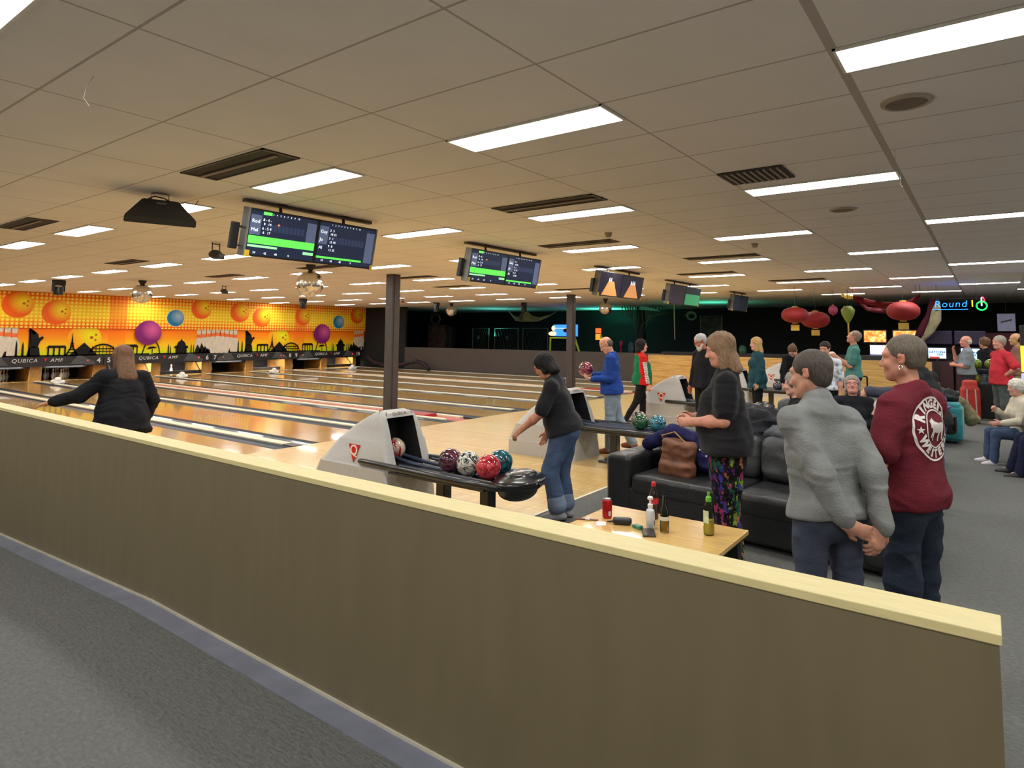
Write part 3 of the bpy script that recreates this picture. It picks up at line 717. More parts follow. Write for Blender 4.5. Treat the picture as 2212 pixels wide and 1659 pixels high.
def person(name, label, loc, yaw, H=1.72, g=1.0, belly=0., bust=0., skin=(214, 160, 134), lean=0, roll=0, twist=0, head=(0, 0, 0),
           arms=None, legs=None, seat=None, top=None, sleeve=2., hem=-.02, bottom=None, shoes=None, hair=None, hairrgb=(90, 70, 55), h=.009,
           hands=((0.5, None), (0.5, None)), extra=None, beard=None, fold=.006, seed=1, cuff=0, topg=1., legw=1., group=None, collar=None, glasses=None, shoe_m=None, shortleg=1.0, stubble=0, wst=1., shw=1.):
    s = H / 1.775; root = thing(name, label, 'person', (*loc[:2], 0), math.radians(yaw - 90), group)
    arms = arms or [((-.18, 0, -1), (-.05, .25, -1)), ((.18, 0, -1), (.05, .25, -1))]     # left, right : upper dir, fore dir
    legs = legs or [((-.03, .02, -1), (0, -.04, -1)), ((.03, .02, -1), (0, -.04, -1))]
    TH, SH, UA, FA = .43 * s, .425 * s, .29 * s, .255 * s
    legs = [(unit(a), unit(c)) for a, c in legs]
    zp = seat if seat is not None else max(-(a[2] * TH + c[2] * SH) for a, c in legs) + .085 * s
    pel = V(0, 0, zp + .02 * s)
    T = Rx(-lean * D2R) @ Ry(roll * D2R); Tt = T @ Rz(twist * D2R)
    up = lambda x, y, z, M=Tt: pel + M @ (V(x, y, z) * s)
    hips = [up(-.09, 0, -.03, np.eye(3)), up(.09, 0, -.03, np.eye(3))]
    waist = up(0, .0, .15, T); chest = up(0, .005, .34); neck = up(0, -.015, .53); sh = [up(-.178 * shw * (.85 + .15 * g), -.015, .448), up(.178 * shw * (.85 + .15 * g), -.015, .448)]
    na = []
    for i, q in enumerate(arms):
        if q[0] == 'ik':      # ('ik', wrist point, elbow direction)
            tg = V(*q[1]) - sh[i]; d_ = min(np.linalg.norm(tg), UA + FA - .005); tg = unit(tg); ca = (UA * UA + d_ * d_ - FA * FA) / (2 * UA * d_); hd_ = V(*q[2]); hd_ = unit(hd_ - tg * (hd_ @ tg))
            el_ = sh[i] + UA * (tg * ca + hd_ * math.sqrt(max(0, 1 - ca * ca))); na.append((unit(el_ - sh[i]), unit(sh[i] + tg * d_ - el_)))
        else: na.append((unit(q[0]), unit(q[1])))
    arms = na
    Hm = T @ Rz((twist + head[0]) * D2R) @ Rx(head[1] * D2R) @ Ry(head[2] * D2R)
    hc = neck + T @ V(0, .012, .06) * s + Hm @ V(0, .018, .10) * s
    hp = lambda x, y, z: hc + Hm @ (V(x, y, z) * s)
    J = dict(root=root, hc=hc, Hm=Hm, sh=sh, neck=neck, s=s, up=up, pel=pel)
    B = []; th_ = 0 if top is None else .016 * s    # body, slimmer under clothes
    fl = (T @ V(0, 1, 0), 1.35)
    B += [cap_(pel + V(-.06, 0, 0) * s, pel + V(.06, 0, 0) * s, .095 * s * g, k=.05, flat=(V(0, 1, 0), 1.1)),
          cap_(up(-.035, 0, .13, T), up(.035, 0, .13, T), .098 * s * g - th_, k=.08, flat=(T @ V(0, 1, 0), 1.15)), cap_(up(-.055, 0, .32), up(.055, 0, .32), .108 * s * (.6 + .4 * g) - th_, k=.08, flat=(Tt @ V(0, 1, 0), 1.12)), cap_(pel, up(0, 0, .4), .1 * s, k=.06, flat=fl),
          cap_(up(0, -.02, .50), sh[0] + V(0, 0, .0) * s, .047 * s, .036 * s, k=.03), cap_(up(0, -.02, .50), sh[1] + V(0, 0, .0) * s, .047 * s, .036 * s, k=.03),
          cap_(sh[0] * .8 + chest * .2, sh[1] * .8 + chest * .2, .055 * s, k=.05), cap_(up(0, -.02, .46), hp(0, -.012, -.06), .058 * s, .052 * s, k=.03)]
    ankles = []; knees = []
    for i, (a, c) in enumerate(legs):
        kn = hips[i] + a * TH; an = kn + c * SH; knees.append(kn); ankles.append(an)
        B += [cap_(hips[i], kn, .07 * s * g, .042 * s, k=.03), cap_(kn, kn * .62 + an * .38, .041 * s, .043 * s, k=.02), cap_(kn * .62 + an * .38, an, .043 * s, .034 * s, k=.02)]
    J['ankles'] = ankles; J['knees'] = knees; J['wrists'] = []; J['elbows'] = []
    feet = []
    for i, an in enumerate(ankles):
        sx = -1 if i == 0 else 1; fd = legs[i][1]; fwd = V(0, 1, 0) if abs(fd[1]) < .8 else V(0, .3, -1)
        if fd[2] > -.75 and fd[1] < -.5: fwd = unit(V(0, .55, -.83))        # foot pushed off on its toe
        fwd = unit(fwd + V(sx * .18, 0, 0)); feet.append((an, fwd))
        B += [cap_(an, an + fwd * .13 * s + V(0, 0, -.045) * s, .036 * s, .03 * s, k=.02)]
    for i, (a, c) in enumerate(arms):
        el = sh[i] + a * UA; wr = el + c * FA; J['wrists'].append(wr); J['elbows'].append(el)
        B += [cap_(sh[i], el, .05 * s * (.5 + .5 * g), .04 * s * (.6 + .4 * g), k=.03), cap_(el, el * .6 + wr * .4, .041 * s * (.6 + .4 * g), .042 * s * (.7 + .3 * g), k=.02), cap_(el * .6 + wr * .4, wr, .042 * s * (.7 + .3 * g), .028 * s, k=.02)]
        hs = hands[i]; curl = hs[0]; nrm = hs[1]; hd = hs[2] if len(hs) > 2 and hs[2] is not None else c
        if nrm is None: nrm = V(1 if i == 0 else -1, .1, 0) - c * 0
        nn = V(*nrm); dd = unit(hd); nn = nn - dd * (nn @ dd)
        tdir = np.cross(unit(nn), dd); sgn = 1 if (hs[3] if len(hs) > 3 else (tdir @ V(0, 1, .2) > 0)) else -1
        hand(B, wr, dd, nn, sgn, s, curl)
    # head
    fat = max(0, g - 1.1) * .06
    B += [ell_(hp(0, -.014, .038), V(.078, .098, .086) * s, Hm, k=.02), ell_(hp(0, .028, -.03), V(.06 + fat * .6, .063, .083) * s, Hm, k=.025),
          ell_(hp(0, .062, -.094), V(.026, .024, .02) * s, Hm, k=.02), cap_(hp(-.05, -.005, -.055), hp(-.018, .062, -.088), .018 * s, .016 * s, k=.03), cap_(hp(.05, -.005, -.055), hp(.018, .062, -.088), .018 * s, .016 * s, k=.03),
          cap_(hp(-.045, .072, .03), hp(.045, .072, .03), .016 * s, k=.02),
          ell_(hp(-.038, .066, -.028), V(.024, .022, .024) * s, Hm, k=.02), ell_(hp(.038, .066, -.028), V(.024, .022, .024) * s, Hm, k=.02)]
    B += [ell_(hp(sx * .031, .102, .008), V(.017, .016, .013) * s, Hm, k=.012, op='sub') for sx in (-1, 1)]
    B += [ell_(hp(sx * .031, .078, .008), V(.0135, .0135, .0115) * s, Hm, k=.003) for sx in (-1, 1)]
    B += [cap_(hp(0, .084, .018), hp(0, .108, -.028), .008 * s, .0125 * s, k=.012), ell_(hp(-.013, .097, -.033), V(.009, .010, .008) * s, Hm, k=.006), ell_(hp(.013, .097, -.033), V(.009, .010, .008) * s, Hm, k=.006),
          cap_(hp(-.02, .087, -.058), hp(.02, .087, -.058), .0072 * s, k=.006), cap_(hp(-.017, .086, -.068), hp(.017, .086, -.068), .0078 * s, k=.006), cap_(hp(-.016, .091, -.0632), hp(.016, .091, -.0632), .0028 * s, k=.003, op='sub')]
    for sx in (-1, 1):
        B += [ell_(hp(sx * .078, -.012, .002), V(.009, .02, .033) * s, Hm @ Rz(sx * -.35), k=.006), cap_(hp(sx * .084, -.026, .02), hp(sx * .083, -.02, -.02), .006 * s, k=.004), ell_(hp(sx * .088, -.006, .0), V(.007, .01, .016) * s, Hm, k=.004, op='sub')]
    if fat: B += [ell_(hp(0, .02, -.1), V(.055, .05, .03) * s, Hm, k=.03)]
    Vt, F = solid(B, h)
    base = np.array(lin(skin)); col = np.tile(base, (len(Vt), 1))
    loc_ = (Vt - hc) @ Hm / s
    def paint(c, r, rgb, f=1., soft=.35):
        nonlocal col
        d = np.linalg.norm((loc_ - np.array(c)) / np.array(r), axis=1); w_ = np.clip((1 - d) / soft, 0, 1)[:, None] * f; col = col * (1 - w_) + np.array(lin(rgb)) * w_
    red = tuple(x * y for x, y in zip(skin, (.93, .72, .7)))
    for sx in (-1, 1):
        paint((sx * .045, .075, -.03), (.03, .03, .03), red, .45, .8); paint((sx * .085, -.01, 0), (.02, .03, .04), red, .5, .8)
        paint((sx * .031, .09, .008), (.0125, .014, .009), (232, 226, 220), 1, .2); paint((sx * .031, .093, .008), (.006, .01, .007), (60, 44, 34), 1, .3)
        paint((sx * .031, .09, .031), (.019, .025, .006), tuple(x * .7 for x in hairrgb), .75, .5); paint((sx * .031, .088, .019), (.016, .02, .003), (90, 60, 50), .6, .5)
        paint((sx * .009, .1, -.041), (.005, .012, .004), (90, 50, 44), .8, .5)
    paint((0, .105, -.03), (.018, .02, .016), red, .45, .8); paint((0, .092, -.0635), (.025, .016, .013), tuple(x * y for x, y in zip(skin, (.86, .58, .58))), .9, .3)
    paint((0, .092, -.0632), (.022, .02, .002), (90, 40, 40), .7, .5)
    if stubble: paint((0, .03, -.075), (.085, .1, .045), tuple(x * .78 for x in skin), stubble, .5)
    np_obj('body', Vt, F, SKIN, root, col=col)
    # top garment
    if top is not None:
        gx = g * topg; o = .014 * s; C = []
        gs = .6 + .4 * gx
        C += [cap_(up(-.05, 0, .13, T), up(.05, 0, .13, T), (.108 * gx * wst) * s + o, k=.09, flat=(T @ V(0, 1, 0), 1.12)), cap_(up(-.06, -.005, .31), up(.06, -.005, .31), .113 * s * gs + o, k=.09, flat=(Tt @ V(0, 1, 0), 1.08)),
              cap_(up(0, 0, .05, T), up(0, 0, .42), .11 * s + o, k=.06, flat=fl),
              cap_(up(0, -.02, .49), sh[0] + V(0, 0, .006) * s, .056 * s + o * .6, .052 * s + o, k=.04), cap_(up(0, -.02, .49), sh[1] + V(0, 0, .006) * s, .056 * s + o * .6, .052 * s + o, k=.04),
              cap_(up(0, -.018, .42), up(0, -.02, .52), .07 * s, .06 * s, k=.05),
              cap_(up(-.062, -.005, max(hem, -.03) + .02, T), up(.062, -.005, max(hem, -.03) + .02, T), .118 * s * gx + o * 1.5, k=.06, flat=(T @ V(0, 1, 0), 1.03)),
              cap_(up(-.062 * g, .012, hem, T), up(.062 * g, .012, hem, T), .116 * s * gx + o * 1.7, k=.03, flat=(T @ V(0, 1, 0), 1.03)), ell_(pel + V(0, -.04, -.01) * s, V(.14 * g + .012, .09 * g + .012, .12) * s, k=.03)]
        if belly: C.append(ell_(up(0, .07 + .05 * belly, .12, T), V(.14 + .03 * belly, .07 + .06 * belly, .17 + .02 * belly) * s, T, k=.07)); bust and C.append(ell_(up(0, -.04, .03, T), V(.16 + .03 * belly, .1 + .03 * belly, .11) * s, T, k=.05))
        if bust: C += [ell_(up(sx * .08, .09 + .02 * bust, .29), V(.07, .06, .07) * s * (.8 + .25 * bust), T, k=.05) for sx in (-1, 1)]
        C.append(cut_(up(0, 0, hem, T), T @ V(0, .0, -1)))
        for i, (a, c) in enumerate(arms):
            el, wr = J['elbows'][i], J['wrists'][i]; g2 = .6 + .4 * g; ow = o * topg
            f = min(sleeve, 1.)
            e2 = sh[i] + (el - sh[i]) * f
            C.append(cap_(sh[i], e2, .056 * s * g2 + ow, (.05 if sleeve > 1 else .056) * s * g2 + ow, k=.035))
            if sleeve > 1:
                w2 = el + (wr - el) * (sleeve - 1); C.append(cap_(el, w2 - unit(wr - el) * .03, .046 * s * g2 + ow, .034 * s + ow * .9, k=.02)); C.append(cap_(w2 - unit(wr - el) * .03, w2, .036 * s, .034 * s, k=.012))
        if collar: C += [cap_(up(-.03, -.02, .50), up(.03, -.02, .50), .06 * s, k=.015), cap_(up(0, -.02, .5), up(0, -.022, .56), .066 * s, .063 * s, k=.012), cut_(up(0, -.02, .565), Tt @ V(0, .35, 1)) if 0 else cap_(up(0, -.02, .5), up(0, -.02, .52), .06 * s, k=.001)]
        else: C += [ell_(up(0, .02, .6), V(.085, .085, .062) * s, T, k=.012, op='sub')]
        Vt, F = solid(C, h * 1.0); Vt = folds(Vt, F, fold, (6, 6, 5), seed); Vt = folds(Vt, F, fold * .45, (5, 5, 17), seed + 9)
        J['top'] = (Vt, F); J['top_o'] = np_obj('shirt' if sleeve <= 1 else 'sweater', Vt, F, top, root)
    if bottom is not None:
        C = [cap_(pel + V(-.065, 0, 0) * s, pel + V(.065, 0, 0) * s, .112 * s * g, k=.05, flat=(V(0, 1, 0), 1.12)), cap_(pel, up(0, 0, .06, T), .11 * s * g, .1 * s * g, k=.04, flat=fl)]
        if belly or seat is None: C.append(ell_(pel + V(0, -.04, -.03) * s, V(.135 * g, .088 * g, .11) * s, k=.05))
        for i, (a, c) in enumerate(legs):
            kn, an = knees[i], ankles[i]; e = kn + (an - kn) * shortleg
            C += [cap_(hips[i], kn, .092 * s * g * (.75 + .25 * legw), .066 * s * (.4 + .6 * legw) , k=.035), cap_(kn, e, .066 * s * (.4 + .6 * legw), .058 * s * legw, k=.03)]
        Vt, F = solid(C, h * 1.0); Vt = folds(Vt, F, fold, (9, 9, 4.5), seed + 40); Vt = folds(Vt, F, fold * .5, (6, 6, 16), seed + 49)
        J['bot'] = (Vt, F); J['bot_o'] = np_obj('trousers', Vt, F, bottom, root)
        if cuff:
            for i, (a, c) in enumerate(legs):
                kn, an = knees[i], ankles[i]; e = kn + (an - kn) * shortleg
                sobj('rolled_cuff', [cap_(e - c * .03, e + c * .012, .066 * s * legw, .07 * s * legw, k=.01)], h, cuff, root, .004, seed=seed)
    if shoes is not None:
        for an, fwd in feet:
            flat_ = fwd[2] > -.3; dn = V(0, 0, -1) if flat_ else unit(np.cross(np.cross(fwd, V(0, 0, -1)), fwd)); 
            a0 = an - fwd * .045 * s + dn * .04 * s; a1 = an + fwd * .15 * s + dn * .05 * s
            C = [cap_(an + dn * .02 * s, an - dn * .02 * s, .046 * s, k=.02), cap_(a0, a1, .04 * s, .037 * s, k=.03, flat=(dn, 1.25)), cap_(an + dn * .01, a1 - fwd * .03, .044 * s, .036 * s, k=.03)]
            C.append(cut_(an + dn * .082 * s, dn))
            o = sobj('shoe', C, h * .9, shoes, root)
            b_ = NB(); 
            side = unit(np.cross(fwd, dn)); P_ = []
            for tt in np.linspace(0, 2 * PI, 20, endpoint=False): P_.append(an + fwd * (.052 + .125 * math.cos(tt)) * s + side * (.044 + .006 * math.cos(tt)) * math.sin(tt) * s + dn * .066 * s)
            v0 = [b_.verts.new(p) for p in P_]; v1 = [b_.verts.new(p + dn * .018 * s) for p in P_]; b_.faces.new(v0); b_.faces.new(v1[::-1])
            for q in range(20): b_.faces.new((v0[q], v0[(q + 1) % 20], v1[(q + 1) % 20], v1[q]))
            obj('sole', b_, shoe_m or BLK, o)
    if hair:
        C = []; hm_ = hairm(f'hair {hairrgb}', hairrgb); fa = .006; sc_ = (60, 60, 9)
        skull = lambda grow, z0=-.02: [ell_(hp(0, -.022, .044), V(.08 + grow, .096 + grow, .085 + grow) * s, Hm, k=.01)]
        face_cut = [ell_(hp(0, .085, -.035), V(.075, .07, .085) * s, Hm, k=.012, op='sub')]
        if hair == 'short': C = skull(.009) + [ell_(hp(0, -.05, -.01), V(.07, .062, .07) * s, Hm, k=.02)] + face_cut + [ell_(hp(0, .05, -.06), V(.1, .07, .075) * s, Hm, k=.01, op='sub'), cut_(hp(0, -.02, -.07), Hm @ V(0, .0, -1))] + [ell_(hp(sx * .09, -.005, -.0), V(.02, .024, .03) * s, Hm, k=.008, op='sub') for sx in (-1, 1)]; fa = .0022
        if hair == 'balding': C = [ell_(hp(0, -.045, .005), V(.083, .072, .07) * s, Hm, k=.01), cut_(hp(0, 0, .055), Hm @ V(0, .25, 1)), cut_(hp(0, -.03, -.062), Hm @ V(0, 0, -1))] + [ell_(hp(sx * .09, -.0, -.0), V(.02, .024, .035) * s, Hm, k=.008, op='sub') for sx in (-1, 1)]; fa = .002
        if hair == 'buzz': C = skull(.004) + [ell_(hp(0, -.05, -.01), V(.068, .058, .065) * s, Hm, k=.02)] + face_cut + [ell_(hp(0, .05, -.05), V(.1, .07, .075) * s, Hm, k=.01, op='sub'), cut_(hp(0, -.02, -.05), Hm @ V(0, 0, -1))]; fa = .001
        if hair == 'curly': C = skull(.02) + [ell_(hp(0, -.05, -.0), V(.088, .07, .075) * s, Hm, k=.02)] + [ell_(hp(0, .1, -.03), V(.07, .07, .085) * s, Hm, k=.012, op='sub')]; fa = .008; sc_ = (34, 34, 34)
        if hair in ('bob', 'long', 'shoulder'):
            z = {'bob': -.09, 'shoulder': -.16, 'long': -.26}[hair]
            C = skull(.016) + [cap_(hp(sx * .066, -.02, .02), hp(sx * .07, -.0, z + .03), .034 * s, .03 * s, k=.03) for sx in (-1, 1)] + [cap_(hp(0, -.06, .02), hp(0, -.095, z), .062 * s, .055 * s, k=.03, flat=(Hm @ V(0, 1, 0), 1.2)), cap_(hp(-.045, -.05, 0), hp(-.062, -.075, z), .042 * s, .042 * s, k=.03), cap_(hp(.045, -.05, 0), hp(.062, -.075, z), .042 * s, .042 * s, k=.03)]
            C += [ell_(hp(0, .095, -.03), V(.062, .065, .1) * s, Hm, k=.015, op='sub')]; fa = .006; sc_ = (45, 45, 5)
            if hair != 'bob': C += [ell_(hp(0, .055, -.18), V(.06, .05, .08) * s, Hm, k=.02, op='sub')]
        if hair == 'ponytail': C = skull(.005) + [ell_(hp(0, -.05, -.01), V(.066, .056, .06) * s, Hm, k=.02), ell_(hp(0, -.12, .05), V(.03, .03, .03) * s, Hm, k=.01), cap_(hp(0, -.13, .045), hp(.02, -.13, -.1), .026 * s, .012 * s, k=.01)] + face_cut + [ell_(hp(0, .05, -.06), V(.1, .07, .075) * s, Hm, k=.01, op='sub')]; fa = .002
        Vt, F = solid(C, h * .8); Vt = folds((Vt - hc) @ Hm, F, fa * s, sc_, seed + 3) @ Hm.T + hc
        np_obj('hair', Vt, F, hm_, root)
    if beard:
        C = [ell_(hp(0, .066, -.10), V(.05, .038, .05) * s, Hm, k=.02), cap_(hp(-.055, .01, -.05), hp(-.03, .06, -.1), .022 * s, .026 * s, k=.02), cap_(hp(.055, .01, -.05), hp(.03, .06, -.1), .022 * s, .026 * s, k=.02), cap_(hp(-.03, .088, -.052), hp(.03, .088, -.052), .011 * s, k=.01), ell_(hp(0, .1, -.066), V(.02, .02, .006) * s, Hm, k=.004, op='sub'), ell_(hp(0, .06, -.15), V(.035, .025, .03) * s, Hm, k=.02)]
        Vt, F = solid(C, h * .8); Vt = folds(Vt, F, .004, (40, 40, 14), seed); np_obj('beard', Vt, F, hairm('beard ' + str(beard), beard, .2), root)
    if glasses:
        b_ = NB()
        for sx in (-1, 1):
            tube(b_, [hp(sx * (.031 + .021 * math.cos(t)), .108, .008 + .016 * math.sin(t)) for t in np.linspace(0, 2 * PI, 17)], .0022 * s, 5, cap=False)
            tube(b_, [hp(sx * .052, .106, .012), hp(sx * .078, .07, .012), hp(sx * .085, -.02, .01)], .0022 * s, 5)
        tube(b_, [hp(-.01, .11, .01), hp(.01, .11, .01)], .0022 * s, 5)
        obj('glasses', b_, glasses, root)
    return J
# ---------------- the people ----------------
JEAN = lambda n, c: cloth(n, c, var=.22, bump=.35, bscale=160, scale=7)
BLKT = cloth('black t-shirt', (30, 30, 33), sheen=.1); BLKJ = cloth('black knit', (26, 27, 32)); SHB = mat('black shoe leather', (26, 25, 26), .45)
# man in grey fleece, hands clasped behind his back
J = person('person', 'man with short grey hair in a grey fleece, hands clasped behind his back', (.262, .122), 43, H=1.635, g=.93, skin=(204, 152, 128), lean=8, head=(37, -4, 4),
    arms=[('ik', (.02, -.20, .78), (-.35, -1, -.2)), ('ik', (.16, -.195, .80), (.4, -.9, 0))], hands=((.35, (.1, 1, .25), (1, -.12, -.42)), (.6, (-.1, 1, .1), (-.45, .0, -1))),
    top=cloth('grey fleece', (130, 132, 131), var=.16, bump=.3, bscale=130), hem=-.03, topg=1.02, bottom=cloth('slate trousers', (66, 72, 88), var=.14), shoes=SHB, hair='short', hairrgb=(82, 75, 69), h=.0062, fold=.010, seed=3, collar=1, stubble=.3, wst=1.06, shw=.88)
GREY = J
# man in maroon t-shirt
J = person('person', 'man with cropped grey hair and earring in a maroon t-shirt with white round back print', (.76, -.18), 68, H=1.71, g=1.04, skin=(202, 146, 124), head=(14, -3, 0),
    arms=[((-.34, .12, -1), (.25, 1, .12)), ((.22, .25, -1), (-.25, 1, .1))], hands=((.9, (1, 0, -.3)), (.9, (-1, 0, -.3))), belly=.3,
    top=cloth('maroon cotton', (104, 33, 45), var=.12), sleeve=.78, hem=-.07, topg=1.0, bottom=JEAN('dark denim', (40, 48, 62)), shoes=SHB, hair='buzz', hairrgb=(104, 95, 84), h=.0062, fold=.009, seed=5, stubble=.35, legw=1.15)
MAROON = J
b = NB(); hp = lambda x, y, z: J['hc'] + J['Hm'] @ (V(x, y, z) * J['s'])
tube(b, [hp(-.086 + .004 * math.sin(t), -.008 + .009 * math.cos(t), -.042 + .011 * math.sin(t)) for t in np.linspace(0, 2 * PI, 14)], .0022, 6, cap=False); obj('earring', b, mat('silver', (220, 220, 220), .2, metal=1), J['root'], smooth=True)
# back print on the shirt
def decal(J, me, centre, u_dir, v_dir, m, name, inward, off=.003, part='top'):
    """lays flat artwork (mesh in x,y) on the garment surface"""
    Vt, F = J[part]; bvh = BVHTree.FromPolygons([Vector(v) for v in Vt], [tuple(int(i) for i in f) for f in F])
    bm = bmesh.new(); bm.from_mesh(me)
    for _ in range(3):
        es = [e for e in bm.edges if e.calc_length() > .018]
        if not es: break
        bmesh.ops.subdivide_edges(bm, edges=es, cuts=1); bmesh.ops.triangulate(bm, faces=bm.faces[:])
    u_, v_, n_ = (Vector(unit(x)) for x in (u_dir, v_dir, inward)); c = Vector(centre)
    for v in bm.verts:
        p = c + u_ * v.co.x + v_ * v.co.y - n_ * .3; hit = bvh.ray_cast(p, n_)
        v.co = (hit[0] - n_ * (off + (.0008 if v.co.z > 0 else 0))) if hit[0] else c + u_ * v.co.x + v_ * v.co.y
    bm.to_mesh(me); bm.free(); return link(name, me, m, J['top_o'] if part == 'top' else J['bot_o'])
def ring_mesh(r0, r1, n=64):
    b = NB(); A = [b.verts.new((r0 * math.cos(2 * PI * k / n), r0 * math.sin(2 * PI * k / n), 0)) for k in range(n)]; B = [b.verts.new((r1 * math.cos(2 * PI * k / n), r1 * math.sin(2 * PI * k / n), 0)) for k in range(n)]
    for k in range(n): b.faces.new((A[k], A[(k + 1) % n], B[(k + 1) % n], B[k]))
    me = bpy.data.meshes.new('r'); b.to_mesh(me); b.free(); return me
def join_mesh(ms):
    b = bmesh.new()
    for q in ms: b.from_mesh(q)
    me = bpy.data.meshes.new('j'); b.to_mesh(me); b.free(); return me
def arc_text(s, r, a_mid, step, size, flip=False):
    ms = []
    for i, ch in enumerate(s):
        a = a_mid + (i - (len(s) - 1) / 2) * (step if flip else -step)
        me = text_mesh(ch, size, 0, off=.0035); me.transform(Matrix.Translation((r * math.cos(a), r * math.sin(a), 0)) @ Matrix.Rotation(a + (PI / 2 if flip else -PI / 2), 4, 'Z')); ms.append(me)
    return ms
def poly_mesh(pts):
    b = NB(); f = b.faces.new([b.verts.new((x, y, 0)) for x, y in pts]); bmesh.ops.triangulate(b, faces=[f]); me = bpy.data.meshes.new('p'); b.to_mesh(me); b.free(); return me
def star(cx, cy, r): return [(cx + (r if k % 2 == 0 else r * .42) * math.cos(PI / 2 + k * PI / 5), cy + (r if k % 2 == 0 else r * .42) * math.sin(PI / 2 + k * PI / 5)) for k in range(10)]
bull = [(-.062, .03), (-.066, .05), (-.055, .042), (-.045, .052), (-.032, .05), (-.026, .062), (-.022, .048), (-.012, .038), (.02, .03), (.045, .034), (.058, .022), (.066, .05), (.07, .048), (.064, .005), (.06, -.02), (.066, -.06), (.056, -.062), (.046, -.025), (.035, -.018), (.03, -.066), (.02, -.066), (.018, -.02), (0, -.022), (-.018, -.016), (-.026, -.058), (-.036, -.058), (-.034, -.03), (-.05, -.045), (-.056, -.038), (-.04, -.008), (-.046, .01), (-.06, .008)]
art = [ring_mesh(.148, .158), ring_mesh(.088, .095)] + arc_text('RINGERS', .121, PI / 2, .36, .058) + arc_text('WESTERN', .122, -PI / 2, .36, .054, True) + [poly_mesh(star(-.122, 0, .02)), poly_mesh(star(.122, 0, .02)), poly_mesh([(x * .95, y * .95) for x, y in bull])]
Tq = J['up']
decal(J, join_mesh(art), J['up'](.01, -.1, .335), (1, 0, 0), (0, 0, 1), mat('white shirt print', (226, 216, 214), .7), 'back_print', (0, 1, 0))
# woman in black t-shirt and floral trousers
def floral():
    M = cloth('floral leggings', (20, 20, 22)); N, L, b = nodes(M); tc = N.new('ShaderNodeTexCoord')
    c = lin((20, 20, 22)); prev = None
    for sc_, sd, rgb in ((10, 0, (130, 160, 50)), (11, 3, (150, 50, 96)), (10, 7, (60, 60, 140)), (12, 11, (180, 106, 80)), (12, 15, (90, 40, 110)), (10, 19, (30, 90, 66))):
        mp = N.new('ShaderNodeMapping'); mp.inputs['Location'].default_value = (sd, sd * 1.7, sd * .6); mp.inputs['Scale'].default_value = (1, 1, .6); L.new(tc.outputs['Object'], mp.inputs[0])
        n = N.new('ShaderNodeTexNoise'); n.inputs['Scale'].default_value = sc_; n.inputs['Detail'].default_value = 5; n.inputs['Roughness'].default_value = .65; L.new(mp.outputs[0], n.inputs['Vector'])
        k = mathn(N, L, 'GREATER_THAN', n.outputs['Fac'], .587)
        prev = mixc(N, L, k, prev if prev is not None else c, lin(rgb))
    L.new(prev, b.inputs['Base Color']); return M
person('person', 'woman with long fair hair in a black t-shirt and colourful floral trousers before the sofa', (1.72, 1.10), 108, H=1.72, g=1.36, belly=.75, bust=1.5, skin=(214, 156, 134), head=(2, -12, 0), lean=1,
    arms=[((-.16, .1, -1), (.42, 1, -.12)), ((.16, .16, -1), (-.42, 1, -.12))], hands=((.8, (1, 0, -.2)), (.7, (-1, 0, -.2))),
    top=BLKT, sleeve=.72, hem=-.09, topg=1.03, bottom=floral(), shoes=SHB, hair='shoulder', hairrgb=(146, 118, 92), h=.0075, fold=.010, seed=8, legw=1.6, wst=1.1)
# bowler woman in black t-shirt and rolled jeans
person('person', 'woman with dark bobbed hair in black t-shirt and rolled-up jeans following through her throw', (1.98, 2.72), 112, H=1.56, g=1.28, belly=.5, bust=1., skin=(190, 132, 104), lean=17, head=(-2, -14, 0),
    arms=[((-.25, .35, -1), (-.12, 1, -.85)), ((.12, .15, -1), (0, .35, -1))], hands=((.7, (.6, -.3, -.6)), (.6, None)),
    legs=[((-.05, .32, -1), (0, -.22, -1)), ((.05, .12, -1), (0, -.1, -1))],
    top=BLKT, sleeve=.85, hem=-.05, bottom=JEAN('blue denim', (74, 92, 122)), shoes=mat('grey shoe', (150, 150, 152), .5), hair='bob', hairrgb=(26, 24, 26), h=.0085, fold=.007, seed=12, legw=1.45, shortleg=.78, cuff=JEAN('pale denim', (120, 134, 156)), glasses=mat('magenta frames', (150, 40, 90), .3))
# bowler in black on the left lanes
person('person', 'bowler with long brown hair in black, left arm stretched out, on the near lanes', (-.19, 6.66), 94, H=1.62, g=1.4, belly=.4, skin=(196, 142, 112), lean=14, roll=5, head=(0, -10, 0),
    arms=[((-.85, .3, -.75), (-.85, .7, -.3)), ((.5, -.1, -1), (-.3, .2, -1))], hands=((.25, (0, 0, -1)), (.5, None)),
    legs=[((-.05, .5, -1), (0, -.5, -1)), ((.1, -.2, -1), (.1, -.5, -1))], top=BLKJ, hem=-.16, topg=1.12, bottom=cloth('black trousers', (24, 24, 28)), shoes=SHB, hair='long', hairrgb=(116, 86, 66), h=.009, fold=.012, seed=15)
# man in blue sweater holding a ball
J = person('person', 'balding man in royal blue pullover and pale jeans looking down at the ball he holds', (5.21, 4.0), 112, H=1.70, g=1.12, belly=.2, skin=(214, 160, 134), head=(10, -34, 0), lean=2,
    arms=[((-.12, .08, -1), (.05, 1, -.05)), ((.2, .28, -1), (-.35, 1, .06))], hands=((.8, (0, -.2, 1), (.2, 1, .2)), (.6, (-1, 0, .2))),
    legs=[((-.03, .04, -1), (0, .04, -1)), ((.03, -.18, -1), (0, -.62, -1))], top=cloth('royal blue knit', (36, 70, 148)), hem=-.07, topg=1.06, bottom=JEAN('pale denim 2', (140, 156, 170)), shoes=mat('tan red bowling shoe', (150, 76, 52), .45), hair='balding', hairrgb=(104, 92, 82), h=.0095, fold=.007, seed=21, legw=1.1)
BLUE = J
